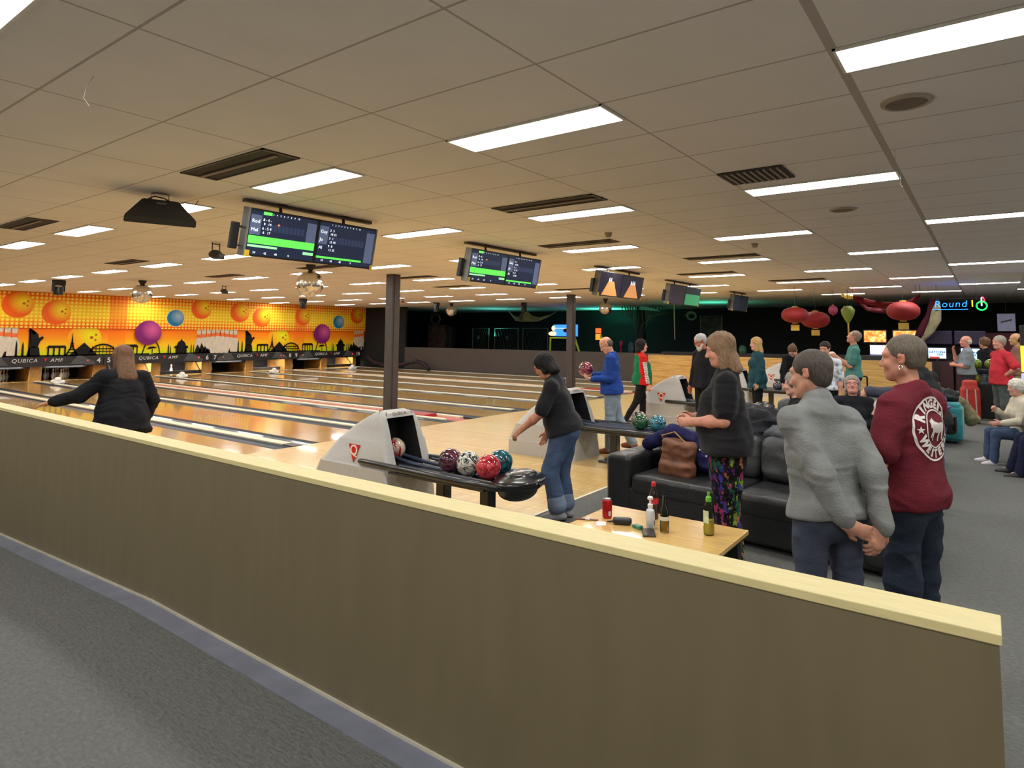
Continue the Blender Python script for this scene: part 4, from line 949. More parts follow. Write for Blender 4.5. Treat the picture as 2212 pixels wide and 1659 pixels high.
# person in red and green jacket
def two_tone():
    M = cloth('green and red jacket', (24, 112, 74)); N, L, b = nodes(M); tc, s = objco(N, L)
    ax_ = mathn(N, L, 'ABSOLUTE', s.outputs['X'])
    f = mathn(N, L, 'MAXIMUM', mathn(N, L, 'GREATER_THAN', mathn(N, L, 'ADD', s.outputs['Z'], mathn(N, L, 'MULTIPLY', ax_, .3)), 1.36), mathn(N, L, 'GREATER_THAN', ax_, .205))
    L.new(mixc(N, L, f, lin((26, 112, 74)), lin((206, 36, 34))), b.inputs['Base Color']); return M
J = person('person', 'dark-haired person in green and red jacket and black trousers beside the second grey ball return', (7.8, 4.80), -50, H=1.62, g=1.2, belly=.6, bust=.5, skin=(220, 168, 146), head=(-6, 2, 0),
    arms=[((-.25, .0, -1), (-.1, .2, -1)), ((.2, .02, -1), (.08, .28, -1))], legs=[((-.05, .12, -1), (0, .0, -1)), ((.05, -.34, -1), (0, -.62, -1))],
    top=two_tone(), hem=-.09, topg=1.12, bottom=cloth('black trousers', (1, 1, 1)), shoes=SHB, hair='bob', hairrgb=(34, 28, 28), h=.011, fold=.008, seed=24, legw=.9)
el, sh_, wr_ = J['elbows'][1], J['sh'][1], J['wrists'][1]
def strip(n, w_, L_):
    b = NB(); A = [b.verts.new((-w_ / 2 + .006 * math.sin(k * 2.3), -L_ / 2 + L_ * k / n, 0)) for k in range(n + 1)]; B = [b.verts.new((w_ / 2 + .006 * math.cos(k * 1.9), -L_ / 2 + L_ * k / n, 0)) for k in range(n + 1)]
    for k in range(n): b.faces.new((A[k], B[k], B[k + 1], A[k + 1]))
    me = bpy.data.meshes.new('s'); b.to_mesh(me); b.free(); return me
ad = unit(sh_ - wr_); mid = (sh_ * .45 + wr_ * .55)
decal(J, strip(14, .075, .40), mid + V(.07, 0, 0), (0, 1, 0), ad, mat('white sleeve print', (214, 206, 202), .7), 'sleeve_print', (-1, 0, 0), .004)
zz = join_mesh([poly_mesh([(-.02 + .01 * math.sin(k), y), (.02, y + .012), (.016, y + .02), (-.024, y + .008)]) for k, y in enumerate(np.linspace(-.18, .16, 9))])
decal(J, zz, mid + V(.07, 0, 0), (0, 1, 0), ad, mat('dark sleeve marks', (70, 60, 60), .7), 'sleeve_marks', (-1, 0, 0), .007)
# bearded man
person('person', 'white-bearded man with dark glasses in a dark top looking down', (7.2, 3.36), 150, H=1.74, g=1.08, skin=(204, 130, 100), head=(-20, -24, 0), arms=[((-.2, .05, -1), (0, .3, -1)), ((.2, .05, -1), (0, .35, -1))],
    top=BLKJ, hem=-.1, bottom=cloth('black trousers', (1, 1, 1)), shoes=SHB, hair='short', hairrgb=(196, 192, 190), beard=(216, 210, 200), glasses=BLK, h=.010, seed=27)
# woman in teal jacket
person('person', 'blonde woman in a teal jacket standing before the oak half wall', (9.3, 3.10), 118, H=1.67, g=1.15, bust=.6, skin=(220, 170, 146), head=(0, -4, 0), top=cloth('teal wool', (34, 72, 82)), hem=-.2, topg=1.18,
    bottom=cloth('black trousers', (1, 1, 1)), shoes=SHB, hair='shoulder', hairrgb=(196, 160, 104), h=.011, seed=30)
# young woman bending forwards
person('person', 'young woman with tied-back brown hair bending over a rack of balls', (9.75, 2.45), 178, H=1.68, g=.95, skin=(222, 172, 152), lean=30, head=(0, -28, 0), top=BLKJ, bottom=cloth('black trousers', (1, 1, 1)), shoes=SHB, hair='ponytail', hairrgb=(104, 78, 60), h=.011, seed=33,
    arms=[((-.1, .5, -1), (.1, .5, -1)), ((.1, .5, -1), (-.1, .5, -1))])
# person in patterned shirt behind the grey fleece man
def plaid():
    M = cloth('patterned shirt', (150, 170, 196)); N, L, b = nodes(M); tc = N.new('ShaderNodeTexCoord'); n = N.new('ShaderNodeTexVoronoi'); n.inputs['Scale'].default_value = 14; L.new(tc.outputs['Object'], n.inputs['Vector'])
    cr = N.new('ShaderNodeValToRGB'); cr.color_ramp.elements[0].color = (*lin((40, 60, 100)), 1); cr.color_ramp.elements[1].color = (*lin((214, 220, 228)), 1); cr.color_ramp.elements[1].position = .5; L.new(n.outputs['Distance'], cr.inputs[0]); L.new(cr.outputs[0], b.inputs['Base Color']); return M
person('person', 'dark-haired person in a blue and white patterned shirt mostly hidden by the grey fleece man', (8.0, 1.62), 170, H=1.62, g=1.05, skin=(206, 154, 130), top=plaid(), sleeve=.9, bottom=cloth('black trousers', (1, 1, 1)), shoes=SHB, hair='short', hairrgb=(44, 36, 32), h=.013, seed=36, head=(0, -10, 0))
# man in teal t-shirt holding a towel
J = person('person', 'man with shaved head in a teal t-shirt looking up with a towel in his hands', (9.9, 1.52), 106, H=1.82, g=1.0, skin=(206, 150, 124), head=(0, 20, 0), arms=[((-.15, .35, -1), (.2, 1, .75)), ((.15, .35, -1), (-.25, 1, .8))], hands=((.8, None), (.8, None)),
    top=cloth('teal cotton', (80, 132, 124)), sleeve=.75, hem=-.02, bottom=cloth('navy trousers', (36, 40, 66)), shoes=SHB, hair='buzz', hairrgb=(150, 128, 116), h=.011, seed=39)
w2 = (J['wrists'][0] + J['wrists'][1]) / 2 + V(0, .08, .02)
o = sobj('towel', [ell_(w2 + V(0, 0, .02), (.09, .07, .05), k=.03), ell_(w2 + V(.04, .05, -.03), (.07, .06, .04), k=.03), ell_(w2 + V(-.05, .03, -.05), (.05, .05, .06), k=.03)], .012, cloth('white towel', (214, 208, 196)), None, .012, (16, 16, 16), 4)
o.matrix_world = J['root'].matrix_world; o.rotation_euler = J['root'].rotation_euler; o.location = J['root'].location; tag(o, 'crumpled white towel in the hands of the man in teal', 'towel')
# seated figures
SEATL = [((-.12, 1, .02), (0, .05, -1)), ((.12, 1, .02), (0, .05, -1))]
J = person('person', 'smiling woman with grey bob and glasses seated in a black top with yellow emblem', (5.5, .84), 190, H=1.56, g=1.3, belly=.8, bust=.8, seat=.49, lean=-8, skin=(222, 160, 146), head=(0, 6, 0), legs=SEATL,
    arms=[((-.3, .3, -1), (.9, .75, .0)), ((.3, .3, -1), (-.9, .75, .0))], hands=((.5, (0, -.4, -1)), (.5, (0, -.4, -1))), top=BLKJ, hem=-.02, bottom=cloth('black trousers', (1, 1, 1)), shoes=SHB, hair='bob', hairrgb=(150, 140, 134), h=.009, glasses=mat('red frames', (130, 50, 60), .3), seed=42)
me = join_mesh([poly_mesh([(x * .8, y * .5) for x, y in star(0, 0, .055)]), ring_mesh(.03, .036, 24)]); decal(J, me, J['up'](.09, .1, .36), (-1, 0, 0), (0, 0, 1), mat('yellow embroidery', (190, 180, 40), .6), 'chest_emblem', (0, -1, 0))
person('person', 'seated person in slate-grey top with one arm over the black couch back', (7.08, .45), 190, H=1.72, g=1.2, seat=.47, lean=-10, skin=(206, 150, 124), legs=SEATL, arms=[((-.3, .2, -1), (.3, .9, -.1)), ((1, -.1, .05), (.6, .5, -.6))], top=cloth('slate cotton', (74, 76, 92)), sleeve=.9,
    bottom=cloth('black trousers', (1, 1, 1)), shoes=SHB, hair='short', hairrgb=(30, 26, 26), h=.013, seed=45, head=(0, -20, 0))
person('person', 'seated woman whose pale face shows just in front of the fleece man', (3.85, 1.12), 104, H=1.72, g=1.05, seat=.52, lean=-2, skin=(228, 176, 158), legs=SEATL, top=BLKJ, bottom=cloth('black trousers', (1, 1, 1)), shoes=SHB, hair='curly', hairrgb=(150, 146, 142), h=.010, seed=48, head=(0, -4, 0),
    arms=[((-.2, .3, -1), (.6, 1, -.1)), ((.2, .3, -1), (-.6, 1, -.1))])
person('person', 'seated person with white hair glimpsed beside the maroon shirt sleeve', (3.95, .31), 100, H=1.62, g=1.1, seat=.33, lean=0, skin=(222, 176, 156), legs=SEATL, top=BLKJ, bottom=cloth('black trousers', (1, 1, 1)), shoes=SHB, hair='curly', hairrgb=(222, 214, 196), h=.011, seed=51)
person('person', 'person in black jacket and blue jeans mostly hidden behind the maroon shirt man', (4.5, -.03), 70, H=1.62, g=1.1, lean=12, skin=(200, 150, 124), top=cloth('charcoal jacket', (36, 38, 40)), topg=1.2, hem=-.08, bottom=JEAN('blue denim', (1, 1, 1)), shoes=SHB, hair='short', hairrgb=(40, 36, 34), h=.010, seed=54,
    arms=[((-.3, .3, -1), (.3, 1, -.2)), ((.3, .0, -1), (0, .3, -1))])
person('person', 'elderly man in grey polo and dark slacks with one hand to his face', (13.09, -.15), 100, H=1.74, g=1.1, belly=.4, skin=(214, 150, 132), head=(0, 2, 0), arms=[((-.2, .2, -1), (.8, .9, .1)), ((.15, .6, -.8), (-.32, .25, 1.2))], hands=((.6, None), (.5, (-.6, -.8, 0))),
    top=cloth('grey polo', (124, 132, 140)), sleeve=.85, hem=-.01, bottom=cloth('charcoal slacks', (54, 56, 60)), shoes=SHB, hair='balding', hairrgb=(214, 204, 190), h=.012, seed=57)
person('person', 'person in dark top and jeans standing behind the elderly man in grey polo', (14.7, -.46), 60, H=1.7, g=1.05, skin=(200, 148, 124), top=BLKJ, bottom=JEAN('blue denim', (1, 1, 1)), shoes=SHB, hair='curly', hairrgb=(120, 88, 66), h=.014, seed=60)
person('person', 'grey-haired person in bright red t-shirt with hands on hips', (11.33, -.70), 118, H=1.74, g=1.15, belly=.3, skin=(208, 150, 128), head=(6, 0, 0), arms=[((-.7, -.2, -.8), (.75, .35, -.55)), ((.7, -.3, -.8), (-.7, .35, -.55))],
    top=cloth('bright red cotton', (190, 50, 60)), sleeve=.85, hem=-.08, bottom=cloth('grey green trousers', (82, 88, 86)), shoes=SHB, hair='short', hairrgb=(164, 158, 148), h=.012, seed=63, legw=1.15)
person('person', 'balding man in dusty brown shirt behind the person in bright red', (13.15, -1.0), 100, H=1.8, g=1.1, skin=(206, 160, 130), top=cloth('dusty brown shirt', (132, 92, 88)), sleeve=.9, bottom=cloth('khaki trousers', (150, 142, 120)), shoes=SHB, hair='balding', hairrgb=(60, 48, 40), h=.013, seed=66,
    arms=[((-.2, .3, -1), (.2, 1, .1)), ((.2, .3, -1), (-.2, 1, .2))])
person('person', 'white-haired woman in cream jumper and blue jeans seated by the black armchair', (7.85, -.88), 108, H=1.52, g=1.2, bust=.6, seat=.42, lean=6, skin=(214, 164, 146), legs=[((-.12, 1, -.02), (0, .12, -1)), ((.1, 1, -.02), (0, .1, -1))], arms=[((-.2, .35, -1), (.1, 1, -.15)), ((.2, .45, -1), (-.5, .7, .5))], hands=((.3, None), (.8, None)),
    top=cloth('cream knit', (206, 198, 178)), hem=-.02, bottom=JEAN('blue denim', (1, 1, 1)), shoes=mat('white sneaker', (220, 218, 226), .5), shoe_m=mat('white sole', (226, 226, 226), .5), hair='curly', hairrgb=(224, 220, 206), h=.010, seed=69)
person('person', 'seated person in navy trousers and black shoes whose upper body is outside the photo', (7.05, -1.25), 100, H=1.7, g=1.1, seat=.46, skin=(206, 156, 134), legs=[((-.1, 1, -.02), (0, .22, -1)), ((.1, 1, -.02), (0, .3, -1))], top=BLKJ, bottom=cloth('navy trousers', (1, 1, 1)), shoes=SHB, hair='short', hairrgb=(90, 80, 74), h=.012, seed=72)
# ---------------- ball returns ----------------
HOODM = mat('grey hood plastic', (176, 174, 170), .5, var=.05, scale=40, bump=.05, bscale=300)
REDL = mat('badge red', (196, 36, 34), .45); WHT = mat('badge white', (232, 220, 206), .5)
def hood(x, y, lab, g):
    t = thing('ball_return', lab, 'ball return', (x, y, 0), 0, None)
    L_ = [(0, .345), (.19, .34), (.20, .325), (.42, .318), (.435, .30), (.655, .29), (.67, .275), (.80, .255), (.88, .235), (.92, .205), (.945, .15)]
    zs = [q[0] for q in L_]; hw = [q[1] for q in L_]
    fr = np.interp(zs, [0, .42, .84, .92, .945], [0, .03, .17, .21, .27]); re = np.interp(zs, [0, .30, .44, .66, .81, .9, .945], [1.2, 1.2, 1.06, .82, .6, .4, .32])
    b = NB(); rings = []
    for z, w_, f, r in zip(zs, hw, fr, re):
        rd = min(.05, w_ * .4); rr = min(.12, (r - f) * .3); pts = []
        # front edge (for the opening) with fixed vertices, then rounded corners
        wo = .17
        ring = [(-wo, f), (wo, f), (w_ - rd, f), (w_ - rd * .3, f + rd * .3), (w_, f + rd), (w_, r - rr), (w_ - rr * .3, r - rr * .3), (w_ - rr, r), (-w_ + rr, r), (-w_ + rr * .3, r - rr * .3), (-w_, r - rr), (-w_, f + rd), (-w_ + rd * .3, f + rd * .3), (-w_ + rd, f)]
        if w_ < .2: ring[0] = (-w_ * .5, f); ring[1] = (w_ * .5, f)
        rings.append([b.verts.new((a, c, z)) for a, c in ring])
    for i, (A, B) in enumerate(zip(rings, rings[1:])):
        for k in range(14):
            if k == 0 and .43 < zs[i + 1] and zs[i + 1] <= .885 and zs[i] >= .42: continue
            b.faces.new((A[k], A[(k + 1) % 14], B[(k + 1) % 14], B[k]))
    b.faces.new(rings[0][::-1]); b.faces.new(rings[-1])
    obj('hood_shell', b, HOODM, t, smooth='angle')
    b = NB()   # dark throat behind the opening, open at the front
    w0 = .168; q = [((-w0, .034, .42), (w0, .034, .42), (w0, .184, .88), (-w0, .184, .88)), ((-w0, .42, .44), (w0, .42, .44), (w0, .42, .84), (-w0, .42, .84))]
    A = [b.verts.new(p) for p in q[0]]; B = [b.verts.new(p) for p in q[1]]; b.faces.new(B)
    for k in range(4): b.faces.new((A[k], A[(k + 1) % 4], B[(k + 1) % 4], B[k]))
    obj('throat', b, mat('throat black', (20, 20, 22), .7), t)
    for s in (-1, 1):
        z0 = .55; n = Vector((s, 0, .045)).normalized(); xw = s * (.2965)
        bd = NB(); tri = [(-.085, .07), (.085, .07), (0, -.10)]
        v0 = [bd.verts.new((xw - s * .12 * (zz) * .5, .50 + yy, z0 + zz)) for yy, zz in tri]; v1 = [bd.verts.new((v.co.x + s * .006, v.co.y, v.co.z)) for v in v0]
        bd.faces.new(v0); bd.faces.new(v1[::-1])
        for k in range(3): bd.faces.new((v0[k], v0[(k + 1) % 3], v1[(k + 1) % 3], v1[k]))
        pl = obj('badge', bd, REDL, t)
        me = text_mesh('Q', .14, .001, off=.002); xf(me, rotm(PI / 2, 0, s * PI / 2) ); me.transform(Matrix.Translation((xw + s * .0075, .50, z0 + .012))); link('badge_letter', me, WHT, pl)
    me = text_mesh('QUBICA', .05, .001); xf(me, rotm(.9, 0, 0, (0, .2, .915))); link('top_letters', me, mat('badge grey', (120, 110, 108), .5), t)
    # rack
    k_ = thing('ball_rack', 'black ball rack joined to ' + lab.replace('ball return', 'return'), 'ball rack', (x, y, 0))
    RK = mat('rack black', (22, 22, 24), .3, coat=.4); RB = mat('rack blue grey', (52, 62, 84), .35, coat=.3)
    for s in (-1, 1):
        b = NB(); tube(b, [(s * .30, .42, .47), (s * .30, .38, .47), (s * .305, -.9, .455), (s * .27, -1.25, .45), (s * .16, -1.42, .45), (0, -1.47, .45)], [.02, .03, .032, .032, .032, .032], 12); obj('outer_rail', b, RK, k_, smooth='angle')
        b = NB(); tube(b, [(s * .07, .2, .50), (s * .07, -.1, .47), (s * .07, -1.12, .452)], .018, 8); obj('inner_rail', b, RB, k_, smooth='angle')
        b = NB(); tube(b, [(s * .21, -.05, .47), (s * .21, -1.12, .452)], .014, 8); obj('side_rail', b, RB, k_, smooth='angle')
    b = NB(); bx(b, -.31, .31, -1.16, .0, .405, .43, .008); obj('tray', b, RK, k_)
    o = sobj('hand_dryer_pad', [ell_((0, -1.3, .47), (.29, .19, .06), k=.03), ell_((0, -1.28, .39), (.2, .15, .09), k=.04), ell_((0, -1.3, .53), (.17, .11, .02), k=.02)], .012, RK, k_)
    for yy in (-.42, -.95):
        b = NB(); bx(b, -.055, .055, yy - .05, yy + .05, .03, .41, .01); obj('leg', b, RK, k_)
    b = NB(); bx(b, -.17, .17, -1.1, -.25, 0, .03, .01); obj('base_plate', b, RK, k_)
    return t
hood(1.33, 4.05, 'the grey ball return nearest the camera', 0); hood(4.62, 4.05, 'the grey ball return half hidden by the woman in rolled jeans', 0)
hood(8.42, 4.05, 'the grey ball return behind the dark-haired person in green and red', 0); hood(12.15, 4.05, 'the grey ball return behind the blonde woman in teal', 0); hood(15.85, 4.05, 'the grey ball return farthest along the oak half wall', 0)
for o in list(bpy.data.objects):
    if o.name.startswith('ball_return'):
        o['label'] = o['label'].replace('the grey ball return', 'grey moulded ball return with red badge,', 1)
# bowling balls
def ballmat(name, a, c, d=None, sc=9, th=.5, gloss=.08):
    M = mat(name, a, gloss, var=.05, coat=.6); N, L, b = nodes(M); tc = N.new('ShaderNodeTexCoord')
    n = N.new('ShaderNodeTexNoise'); n.inputs['Scale'].default_value = sc; n.inputs['Detail'].default_value = 3; n.inputs['Distortion'].default_value = 2.2; L.new(tc.outputs['Object'], n.inputs['Vector'])
    cr = N.new('ShaderNodeValToRGB'); e = cr.color_ramp.elements; e[0].position = th - .08; e[0].color = (*lin(a), 1); e[1].position = th + .06; e[1].color = (*lin(c), 1)
    if d: x = e.new(min(.99, th + .16)); x.color = (*lin(d), 1)
    L.new(n.outputs['Fac'], cr.inputs[0]); L.new(cr.outputs[0], b.inputs['Base Color']); return M
def bowl(loc, m, lab, rot=(0, 0, 0), r=.108):
    b = NB(); bmesh.ops.create_uvsphere(b, u_segments=40, v_segments=24, radius=r)
    o = obj('bowling_ball', b, m, smooth=True, loc=loc, rot=rot); tag(o, lab, 'bowling ball')
    h = NB()
    for a, e, rr in ((0, 0, .013), (.3, .12, .011), (.3, -.14, .011)):
        n = Vector((math.cos(a) * math.cos(e), math.sin(a) * math.cos(e), math.sin(e))); tube(h, [n * (r - .012), n * (r + .0006)], rr, 12)
    obj('finger_holes', h, mat('hole black', (8, 8, 8), .6), o); return o
bz = .455 + .115
bowl((1.21, 3.44, bz), ballmat('plum ball', (54, 22, 40), (112, 56, 76)), 'dark plum marbled ball, first on the near rack', (.3, .2, 1))
bowl((1.20, 3.215, bz), ballmat('white blue ball', (24, 34, 40), (224, 220, 204), (60, 100, 130), 11, .47), 'white ball with black and blue swirls between plum and red balls', (1, .2, .5))
bowl((1.20, 2.99, bz), ballmat('red ball', (150, 26, 40), (206, 70, 80)), 'bright red ball resting against the near hand dryer pad', (.5, 1, .2))
bowl((1.44, 3.05, bz), ballmat('teal ball', (10, 56, 66), (40, 110, 120)), 'dark teal ball behind the bright red ball', (.5, .3, .2))
bowl((1.36, 4.34, .555), ballmat('red white ball', (214, 200, 180), (160, 30, 44), sc=5), 'red and white ball inside the throat of the nearest ball return', (.5, .3, .2))
bowl((4.56, 3.22, bz), ballmat('green ball', (22, 60, 40), (60, 124, 84), (70, 40, 24)), 'dark green marbled ball on the second rack', (.2, .3, .9))
bowl((4.80, 3.36, bz), ballmat('black pink ball', (16, 14, 16), (160, 130, 120)), 'black and pale marbled ball behind the green one', (.9, .3, .9))
bowl((4.56, 2.98, bz), ballmat('turquoise ball', (14, 64, 84), (60, 130, 150)), 'turquoise marbled ball near the sofa end of the second rack', (.9, 1.3, .9))
bowl((12.05, 3.45, bz), ballmat('navy ball', (22, 22, 40), (90, 90, 110)), 'navy ball on the rack beside the blonde woman', (.9, .3, .9))
bowl((12.04, 3.22, bz), ballmat('violet ball', (40, 20, 50), (120, 80, 120)), 'violet ball in the middle of the rack beside the blonde woman', (.2, .3, .9))
bowl((12.05, 2.99, bz), ballmat('crimson ball', (120, 16, 40), (180, 60, 80)), 'crimson ball at the near end of the rack beside the blonde woman', (.2, .9, .9))
Mw = BLUE['root'].matrix_basis; wr = (BLUE['wrists'][0] + BLUE['wrists'][1]) / 2
yw = math.radians(112 - 90); wl = V(wr[0], wr[1] + .10, wr[2] + .115); gx = 5.21 + math.cos(yw) * wl[0] - math.sin(yw) * wl[1]; gy = 4.0 + math.sin(yw) * wl[0] + math.cos(yw) * wl[1]
bowl((gx, gy, wl[2]), ballmat('burgundy ball', (80, 20, 34), (150, 70, 84)), 'burgundy ball held in both hands by the man in blue', (.2, .9, .9))

# ---------------- low table and the things on it ----------------
TBL = mat('table veneer', (222, 182, 112), .22, var=.12, scale=5, stretch=(10, 1, 1), coat=.5)
t = thing('coffee_table', 'low maple table with drinks in front of the black sofa', 'table', (0, 0, 0))
b = NB(); bx(b, .30, 1.08, .75, 1.74, .452, .48, .004); obj('table_top', b, TBL, t)
b = NB(); bx(b, .32, 1.06, .77, 1.72, .43, .452); obj('black_edging', b, BLK, t)
for x in (.37, 1.01):
    for y in (.82, 1.67): b = NB(); bx(b, x - .03, x + .03, y - .03, y + .03, 0, .43); obj('leg', b, BLK, t)
TZ = .48
def glassm(name, rgb, rough=.05):
    M = bpy.data.materials.new(name); M.use_nodes = True; nt = M.node_tree; nt.nodes.clear(); N, L = nt.nodes, nt.links
    t_ = N.new('ShaderNodeBsdfTransparent'); t_.inputs[0].default_value = (*lin(rgb), 1); g_ = N.new('ShaderNodeBsdfGlossy'); g_.inputs['Roughness'].default_value = rough
    lw = N.new('ShaderNodeLayerWeight'); lw.inputs[0].default_value = .22; mx = N.new('ShaderNodeMixShader'); o_ = N.new('ShaderNodeOutputMaterial')
    L.new(lw.outputs['Fresnel'], mx.inputs[0]); L.new(t_.outputs[0], mx.inputs[1]); L.new(g_.outputs[0], mx.inputs[2]); L.new(mx.outputs[0], o_.inputs[0]); MATS[name] = M; return M
CLR = glassm('clear plastic', (236, 240, 238))
def lobj(name, prof, m, parent, n=28): b = NB(); lathe(b, prof, n); return obj(name, b, m, parent, smooth='angle')
# soft drink can
t = thing('drink_can', 'red aluminium soft drink can standing on the table', 'drink can', (.78, 1.60, TZ), .6)
lobj('can_body', [(0, .002), (.026, 0), (.033, .008), (.033, .112), (.028, .122)], mat('can red', (176, 24, 34), .25, metal=.4, var=.2, scale=14, stretch=(1, 1, .3)), t)
lobj('can_lid', [(.028, .122), (.0275, .126), (.024, .124), (0, .124)], mat('aluminium', (200, 200, 204), .25, metal=1), t)
b = NB(); bx(b, -.009, .009, -.012, .012, .125, .1265); obj('ring_pull', b, mat('aluminium', (1, 1, 1)), t)
me = text_mesh('Cola', .034, 0, shear=.3); 
def wrap(me, r, z, a0):
    for v in me.vertices: a = a0 + v.co.x / r; v.co = Vector((r * math.cos(a), r * math.sin(a), z + v.co.y))
    return me
b = NB()
for k in range(7):
    a = 3.3 + k * .08; v = [b.verts.new((.0334 * math.cos(c), .0334 * math.sin(c), z)) for c, z in ((a, .02), (a + .08, .02), (a + .08, .05), (a, .05))]; b.faces.new(v)
obj('data_panel', b, mat('panel silver', (190, 180, 180), .4), t)
# cola bottle
t = thing('cola_bottle', 'dark cola bottle with red cap behind the sanitiser pump', 'bottle', (.95, 1.34, TZ), 0)
lobj('bottle_body', [(0, .004), (.026, 0), (.032, .01), (.031, .05), (.0285, .075), (.031, .1), (.031, .145), (.025, .175), (.014, .205), (.0125, .225)], mat('cola dark', (34, 20, 18), .12, coat=.6), t)
lobj('bottle_cap', [(.0145, .214), (.0150, .218), (.0150, .236), (.0130, .24), (0, .24)], mat('cap red', (206, 34, 44), .4), t)
lobj('bottle_label', [(.0318, .1), (.0318, .14)], mat('label red', (190, 40, 50), .4, var=.3, scale=30), t)
# sanitiser
t = thing('hand_sanitiser', 'clear pump bottle of hand sanitiser with white pump', 'pump bottle', (.75, 1.27, TZ), .4)
b = NB(); lathe(b, [(0, .003), (.036, 0), (.04, .008), (.04, .095), (.034, .113), (.016, .124), (.014, .13)], 28, M=Matrix.Diagonal((1, .72, 1, 1))); obj('bottle_body', b, mat('sanitiser gel', (206, 210, 214), .12, var=.1, coat=.6), t, smooth='angle')
lobj('pump_collar', [(.015, .126), (.0165, .13), (.0165, .148), (.006, .15), (.006, .178)], mat('pump white', (236, 236, 234), .4), t)
b = NB(); lathe(b, [(0, .176), (.017, .178), (.018, .19), (.012, .196), (0, .197)], 20); tube(b, [(0, 0, .186), (.03, 0, .186), (.042, 0, .178)], .006, 8); obj('pump_head', b, mat('pump white', (1, 1, 1)), t, smooth='angle')
b = NB(); v = [b.verts.new(p) for p in ((-.02, -.0292, .02), (.02, -.0292, .02), (.02, -.0292, .05), (-.02, -.0292, .05))]; b.faces.new(v); obj('bottle_label', b, mat('blue label', (70, 80, 130), .4, var=.4, scale=50), t)
# beer bottle
t = thing('beer_bottle', 'clear long-necked beer bottle one third full of amber beer', 'bottle', (.72, 1.16, TZ), 0)
lobj('bottle_glass', [(0, .002), (.024, 0), (.028, .006), (.0285, .115), (.022, .14), (.0135, .165), (.0115, .205), (.0125, .21), (.0125, .224), (.0095, .224), (.009, .205), (.011, .165), (.0195, .14), (.0265, .115), (.026, .01), (0, .008)], CLR, t)
lobj('beer', [(0, .0085), (.0255, .0105), (.0258, .068), (0, .068)], mat('amber beer', (240, 168, 44), .1, trans=.1, var=.03), t)
lobj('bottle_label', [(.0288, .075), (.0288, .1)], mat('paper label', (214, 210, 200), .6, var=.1), t)
# juice bottle
t = thing('juice_bottle', 'plastic bottle of pale yellow drink with green sports cap', 'bottle', (.84, .92, TZ), 0)
lobj('bottle_plastic', [(0, .003), (.028, 0), (.033, .008), (.033, .05), (.0305, .06), (.033, .07), (.033, .155), (.027, .185), (.013, .205), (.012, .215)], CLR, t)
lobj('drink', [(0, .005), (.0305, .009), (.0308, .09), (0, .09)], mat('yellow drink', (240, 218, 90), .1, trans=.1, var=.03), t)
lobj('sports_cap', [(.0165, .2), (.018, .205), (.017, .225), (.009, .234), (.0085, .25), (.01, .256), (0, .257)], mat('cap green', (110, 190, 60), .4), t)
b = NB()
for k in range(8):
    a = 2.2 + k * .16; v = [b.verts.new((.0336 * math.cos(c), .0336 * math.sin(c), z)) for c, z in ((a, .075), (a + .16, .075), (a + .16, .15), (a, .15))]; b.faces.new(v)
obj('bottle_label', b, mat('lime label', (206, 222, 180), .5, var=.2, scale=40), t)
o = sobj('glasses_case', [box_((0, 0, .022), (.062, .03, .021), rad=.018, k=.01), cap_((-.06, .012, .012), (-.1, .02, .006), .007, .004, k=.008)], .004, mat('case black', (26, 26, 28), .4)); o.location = (.71, 1.45, TZ); o.rotation_euler = (0, 0, -1.15); tag(o, 'black zipped glasses case on the table beside the can', 'glasses case')
o = sobj('gum_packet', [box_((0, 0, .011), (.035, .019, .011), rad=.007)], .004, mat('packet green', (40, 110, 84), .3, var=.6, scale=40)); o.location = (.69, 1.33, TZ); o.rotation_euler = (0, 0, -1.9); tag(o, 'small green foil packet between the case and the phone', 'packet')
t = thing('phone', 'dark phone lying flat at the near edge of the table', 'phone', (.64, 1.23, TZ), -1.05)
b = NB(); bx(b, -.04, .04, -.075, .075, 0, .01, .004); obj('phone_case', b, mat('phone grey', (52, 50, 46), .5), t)
b = NB(); bx(b, -.035, .035, -.07, .07, .0098, .0105); obj('phone_screen', b, mat('phone glass', (40, 38, 34), .15), t)
t = thing('wristwatch', 'wristwatch with brown strap lying at the far left of the table', 'watch', (.66, 1.68, TZ), .4)
lobj('watch_case', [(0, .002), (.02, .002), (.021, .008), (.018, .012), (0, .0125)], mat('steel', (190, 190, 190), .25, metal=1), t)
b = NB(); bx(b, -.011, .011, .018, .09, .001, .006, .002); bx(b, -.011, .011, -.07, -.018, .001, .006, .002); obj('strap', b, mat('brown strap', (110, 60, 40), .6), t)
b = NB(); bx(b, -.045, .045, -.028, .028, 0, .0015); bx(b, -.04, .03, -.035, -.01, .0015, .003); o = tag(obj('paper_card', b, mat('white card', (226, 226, 228), .5)), 'folded white card between the watch and the glasses case', 'card'); o.location = (.64, 1.57, TZ); o.rotation_euler = (0, 0, .5)

